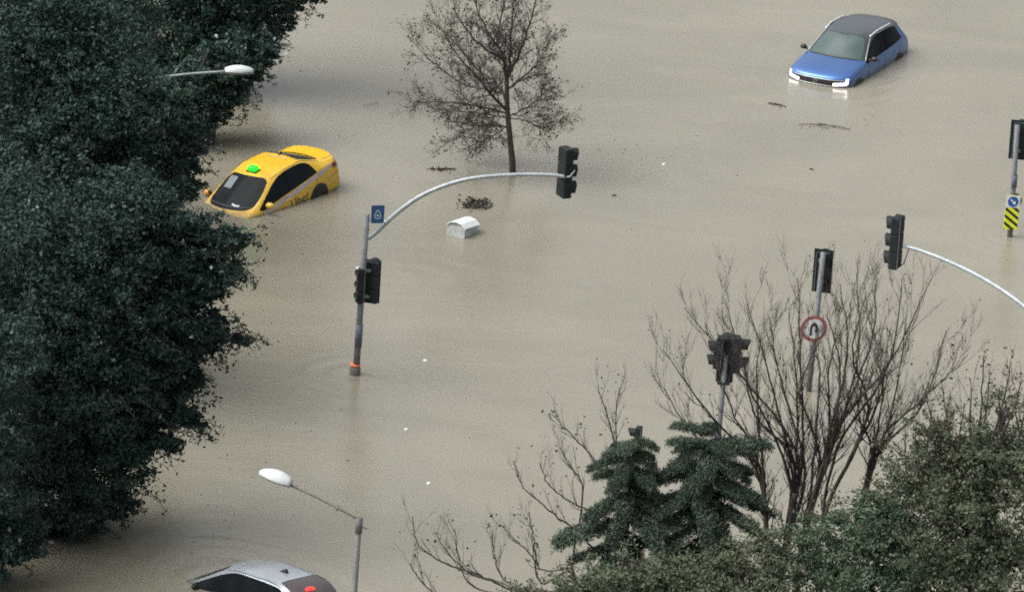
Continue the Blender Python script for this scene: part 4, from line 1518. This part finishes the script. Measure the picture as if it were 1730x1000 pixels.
# ---- blue crossover
SUV = [
    [(2.00, 0, .34), (1.97, .42, .34), (1.86, .70, .34), (1.78, .80, .34), (1.72, .84, .34), (1.68, .86, .33), (1.66, .85, .30)],
    [(2.10, 0, .60), (2.07, .44, .60), (1.94, .73, .60), (1.83, .83, .60), (1.74, .875, .58), (1.68, .89, .50), (1.66, .87, .30)],
    [(2.06, 0, .84), (2.03, .44, .84), (1.90, .70, .835), (1.80, .80, .82), (1.70, .865, .78), (1.64, .89, .56), (1.62, .86, .30)],
    [(1.90, 0, .93), (1.88, .44, .93), (1.77, .68, .92), (1.70, .79, .90), (1.62, .86, .84), (1.58, .89, .58), (1.56, .86, .30)],
    [(1.46, 0, 1.01), (1.45, .44, 1.01), (1.38, .69, .995), (1.34, .80, .965), (1.30, .86, .90), (1.30, .90, .60), (1.30, .86, .30)],
    [(1.08, 0, 1.06), (1.04, .42, 1.06), (.88, .70, 1.045), (.80, .785, 1.02), (.78, .85, .975), (.75, .90, .60), (.75, .86, .30)],
    [(.36, 0, 1.53), (.32, .34, 1.525), (.17, .56, 1.505), (.10, .63, 1.46), (.22, .84, 1.01), (.2, .905, .64), (.2, .86, .30)],
    [(-.28, 0, 1.575), (-.28, .35, 1.57), (-.28, .585, 1.55), (-.28, .655, 1.50), (-.25, .845, 1.02), (-.28, .91, .64), (-.28, .86, .30)],
    [(-.38, 0, 1.575), (-.38, .35, 1.57), (-.38, .585, 1.55), (-.38, .655, 1.50), (-.35, .845, 1.023), (-.38, .91, .64), (-.38, .86, .30)],
    [(-1.05, 0, 1.565), (-1.05, .35, 1.56), (-1.03, .575, 1.535), (-1.0, .645, 1.475), (-1.0, .84, 1.05), (-1.05, .905, .66), (-1.05, .86, .34)],
    [(-1.48, 0, 1.53), (-1.46, .34, 1.525), (-1.42, .56, 1.50), (-1.34, .64, 1.42), (-1.46, .825, 1.10), (-1.45, .90, .70), (-1.45, .86, .38)],
    [(-1.84, 0, 1.44), (-1.82, .34, 1.435), (-1.74, .53, 1.41), (-1.66, .63, 1.34), (-1.72, .80, 1.10), (-1.75, .88, .72), (-1.75, .85, .38)],
    [(-2.07, 0, 1.10), (-2.06, .38, 1.10), (-2.00, .62, 1.085), (-1.93, .73, 1.06), (-1.90, .81, 1.01), (-1.84, .86, .72), (-1.84, .84, .38)],
    [(-2.18, 0, .84), (-2.17, .40, .84), (-2.10, .66, .83), (-2.03, .77, .82), (-1.98, .83, .80), (-1.89, .85, .66), (-1.88, .83, .38)],
    [(-2.13, 0, .52), (-2.12, .42, .52), (-2.05, .68, .52), (-1.98, .78, .52), (-1.94, .82, .50), (-1.92, .835, .46), (-1.90, .82, .36)],
    [(-2.05, 0, .36), (-2.04, .42, .36), (-1.98, .66, .36), (-1.93, .75, .36), (-1.90, .79, .36), (-1.89, .80, .35), (-1.88, .80, .34)],
]


def suv_pid(i, j, s):
    if i == 5 and j < 2:
        return 'windscreen'
    if i == 11 and j < 2:
        return 'rear_window'
    if j == 3 and i in (5, 6):
        return 'front_window_l' if s > 0 else 'front_window_r'
    if j == 3 and i in (8, 9):
        return 'back_window_l' if s > 0 else 'back_window_r'
    if j == 3 and i == 7:
        return 'door_pillar'
    if i in (6, 7, 8, 9, 10) and j < 3 or (i == 5 and j == 2):
        return 'roof'
    return 'body'


def suv_crease(a, b_):
    if a[1] == b_[1] == 3 and min(a[0], b_[0]) in (2, 3, 4):
        return .4
    if a[1] == b_[1] == 4 and min(a[0], b_[0]) >= 4:
        return .45
    if a[0] == b_[0] == 2 and max(a[1], b_[1]) <= 3:
        return .4
    return 0.0


SK, BV = car_skin(SUV, suv_pid, ORDER + ['roof'], suv_crease)
t = car_root('car', (8.08, 19.50, -.615), R(-114.5), R(.1), R(.5), 1.0, 'blue crossover car with dark roof and lit headlamps, standing in the water at top right')
for k, (v, f) in SK.items():
    mm = {'body': 'bluep', 'door_pillar': 'pillar', 'roof': 'roof_dark', 'windscreen': 'glass_sky'}.get(k, 'glass')
    mesh_obj(PLAIN.get(k, k), v, f, M[mm], t, True)
for s in (1, -1):
    q = [(x, s * y, 2) for x, y in ((.12, .59), (-.25, .615), (-.7, .615), (-1.12, .60))]
    line_on(BV, q, (0, 0, -1), .022, .03, 6, 8).build('roof_rail', M['rail'], t, True)
    q = [SUV[i][3] for i in (5, 6, 7, 9, 10)]
    q = [(p[0], s * (p[1] + .3), p[2] - .005) for p in q]
    line_on(BV, q, (0, -s, 0), .012, .004).build('window_trim', M['chrome'], t, True)
    mirror_(t, (.62, s * .97, 1.08), s, 'trim', (.15, .18, .13))
    wheel(t, -1.25, s * .87, .33)
    wheel(t, 1.34, s * .87, .33)
    wheel_well(t, BV, -1.25, s, .39, .38)
    wheel_well(t, BV, 1.34, s, .39, .38)
    # headlamp: a bar along the front with a hooked outer end
    v, f = patch(BV, lambda a, b_: (3, s * (.46 + .31 * a), .655 + .065 * b_ + .02 * a), 10, 3, (-1, 0, 0), .010)
    mesh_obj('headlamp', v, f, M['headlamp'], t)
    v, f = patch(BV, lambda a, b_: (3, s * (.735 + .05 * a), .70 + .125 * b_), 3, 5, (-1, 0, 0), .012)
    mesh_obj('headlamp_hook', v, f, M['headlamp'], t)
    v, f = patch(BV, lambda a, b_: (-3, s * (.50 + .28 * a), .86 + .18 * b_), 8, 5, (1, 0, 0), .006)
    mesh_obj('tail_lamp', v, f, M['tail_red'], t)
v, f = patch(BV, lambda a, b_: (3, -.60 + 1.2 * a, .645 + .135 * b_), 24, 4, (-1, 0, 0), .005)
mesh_obj('grille', v, f, M['trim'], t)
line_on(BV, [(3, y, .79 + .0 * abs(y)) for y in (-.74, -.5, -.25, 0, .25, .5, .74)], (-1, 0, 0), .014, .008).build('grille_trim', M['chrome'], t, True)
line_on(BV, [(3, y, .64) for y in (-.60, -.3, 0, .3, .60)], (-1, 0, 0), .010, .008).build('lower_trim', M['chrome'], t, True)
bx = BV.ray_cast(Vector((4, 0, .72)), Vector((-1, 0, 0)))[0]
FM = Matrix.Translation((bx.x + .006, 0, .72)) @ Matrix.Rotation(R(90), 4, 'Y') @ Matrix.Rotation(R(90), 4, 'Z')
em = MB().ring(.052, .064, .01, FM, 24)
for pa, pb in (((-.030, .045), (-.006, -.05)), ((.030, .045), (.006, -.05)), ((-.012, .05), (.0, .012)), ((.012, .05), (0, .012)), ((-.006, -.05), (0, -.012)), ((.006, -.05), (0, -.012))):
    a, b_ = FM @ Vector((*pa, .005)), FM @ Vector((*pb, .005))
    em.tube([a, b_], .005, 4)
em.build('emblem', M['chrome'], t)
v, f = patch(BV, lambda a, b_: (1.045 - .03 * b_ - .14 * (2 * a - 1) ** 2, -.66 + 1.32 * a, 3), 20, 2, (0, 0, -1), .006)
mesh_obj('wiper', v, f, M['trim'], t)
MB().box((.33, 0, 1.47), (.07, .20, .10), .02).build('mirror_housing', M['trim'], t)
for x0, dx in ((.66, .08), (-.31, 0), (-1.30, .12)):
    line_on(BV, [(x0, 1.0, .95), (x0 + dx, 1.0, .6), (x0 + dx * 1.2, 1.0, .36)], (0, -1, 0), .005).build('door_gap', M['trim'], t)
for x0 in (-.16, -1.05):
    line_on(BV, [(x0, 1.0, .86), (x0 + .09, 1.0, .862), (x0 + .18, 1.0, .86)], (0, -1, 0), .013, .012).build('door_handle', M['bluep'], t)


# ------------------------------------------------------------------ floating things
# white box with an arched lid
b = at(769, 400)
t = empty('floating_box', (b.x, b.y, -.06), 'white plastic box with an arched lid floating in mid water', 'box')
Rz = Matrix.Rotation(R(60), 4, 'Z') @ Matrix.Rotation(R(4), 4, 'Y')
w2, hh, LL = .25, .32, .60
prof = [(-w2, 0), (w2, 0), (w2, hh), (w2 * .55, hh + .075), (0, hh + .10), (-w2 * .55, hh + .075), (-w2, hh)]
MT = Rz @ Matrix(((0, 0, 1, 0), (1, 0, 0, 0), (0, 1, 0, 0), (0, 0, 0, 1)))
MB().prism([(x * .96, y) for x, y in prof[:3]] + [(-w2 * .96, hh)], LL, MT).build('tub', M['foam_grey'], t)
lid = [(-w2 - .02, hh - .02), (-w2 * .6, hh + .075), (0, hh + .105), (w2 * .6, hh + .075), (w2 + .02, hh - .02), (w2 + .005, hh - .03), (w2 * .57, hh + .055), (0, hh + .085), (-w2 * .57, hh + .055), (-w2 - .005, hh - .03)]
MB().prism(lid, LL + .06, MT @ Matrix.Translation((0, 0, -.03))).build('lid', M['foam_box'], t)
MB().prism([(-w2 * .9, hh), (w2 * .9, hh), (w2 * .5, hh + .055), (0, hh + .08), (-w2 * .5, hh + .055)], LL - .06, MT @ Matrix.Translation((0, 0, .03))).build('lid_end', M['foam_grey'], t)


def drift_twigs(px, py, n, spread, length, label, name='floating_branch', leafn=0, ang=0.0, r=.012, group='drifting branches'):
    b = at(px, py)
    t = empty(name, (b.x, b.y, .005), label, 'branch', group)
    B = MB()
    C = []
    for k in range(n):
        a = ang + random.gauss(0, .35)
        c = Vector((random.gauss(0, spread[0]), random.gauss(0, spread[1]), random.uniform(-.005, .02)))
        L = length * random.uniform(.5, 1.1)
        d = Vector((math.cos(a), math.sin(a), 0))
        q = [c - d * L / 2, c - d * L * .15 + Vector((random.gauss(0, .02), random.gauss(0, .03), .015)), c + d * L * .2 + Vector((0, random.gauss(0, .04), .012)), c + d * L / 2]
        B.tube(catmull(q, 3), r * random.uniform(.6, 1.2), 5)
    B.build('twigs', M['bark'], t)
    if leafn:
        P = rng.normal(size=(leafn, 3)) * np.array([spread[0], spread[1], .02]) + np.array([0, 0, .025])
        o = quads_obj('leaf_litter', leaves(P, .09, .55, 2.0), M['leaf_dead'], t)
        o['kind'] = 'stuff'
    return t


drift_twigs(803, 346, 14, (.16, .20), .35, 'dark tangle of twigs and leaves adrift above the white box', leafn=260)
drift_twigs(743, 288, 4, (.12, .06), .5, 'few brown twigs drifting left of the street tree trunk', leafn=14, ang=-.1)
drift_twigs(1309, 179, 2, (.02, .02), .62, 'single dark stick drifting below the blue car', ang=-.35, r=.016)
drift_twigs(1390, 214, 5, (.32, .08), .8, 'long thin reeds drifting in a line under the blue car', ang=-.1, r=.008)
drift_twigs(628, 178, 1, (.01, .01), .45, 'thin stick drifting near the top between trees and street tree', ang=.0, r=.009)
drift_twigs(1038, 331, 1, (.01, .01), .10, 'tiny dark scrap afloat right of the hanging signal', r=.022)
drift_twigs(1371, 287, 1, (.01, .01), .13, 'tiny dark scrap afloat above the rear facing signal', r=.018)
for (px, py), lb in zip(((718, 609), (724, 816), (1121, 278), (686, 725)),
                        ('white foam scrap afloat right of the left mast', 'white foam scrap afloat above the near lamp, right side', 'white foam scrap afloat high in mid water', 'white foam scrap afloat below the left mast')):
    b = at(px, py)
    bm = bmesh.new()
    bmesh.ops.create_icosphere(bm, subdivisions=2, radius=.038)
    for v in bm.verts:
        v.co = Vector((v.co.x * 1.1, v.co.y * 1.3, v.co.z * .45)) * (1 + random.uniform(-.18, .18))
    bm.verts.index_update()
    mb = MB().add([v.co[:] for v in bm.verts], [[v.index for v in f.verts] for f in bm.faces])
    bm.free()
    tag(mb.build('foam_scrap', M['foam'], None, False, (b.x, b.y, .006)), lb, 'foam scrap', 'white scraps afloat')

# loose leaves and scum drifting on the water, thickest below the trees
C = []
for cx, cy, sx, sy, n_ in ((380, 320, 120, 60, 60), (420, 650, 90, 120, 60), (300, 860, 160, 60, 60), (760, 275, 60, 25, 40), (1080, 258, 60, 14, 26), (860, 500, 500, 260, 60), (1390, 214, 60, 8, 30)):
    for k in range(n_):
        C.append(tuple(at(random.gauss(cx, sx), random.gauss(cy, sy))))
C = np.array(C)
C[:, 2] = .008
o = quads_obj('floating_leaves', leaves(C, .045, .6, 9.0), M['leaf_dead'])
o['kind'] = 'stuff'
o['label'], o['category'] = 'loose dead leaves and scum drifting on the flood water', 'leaf litter'
scene.cycles.use_denoising = False
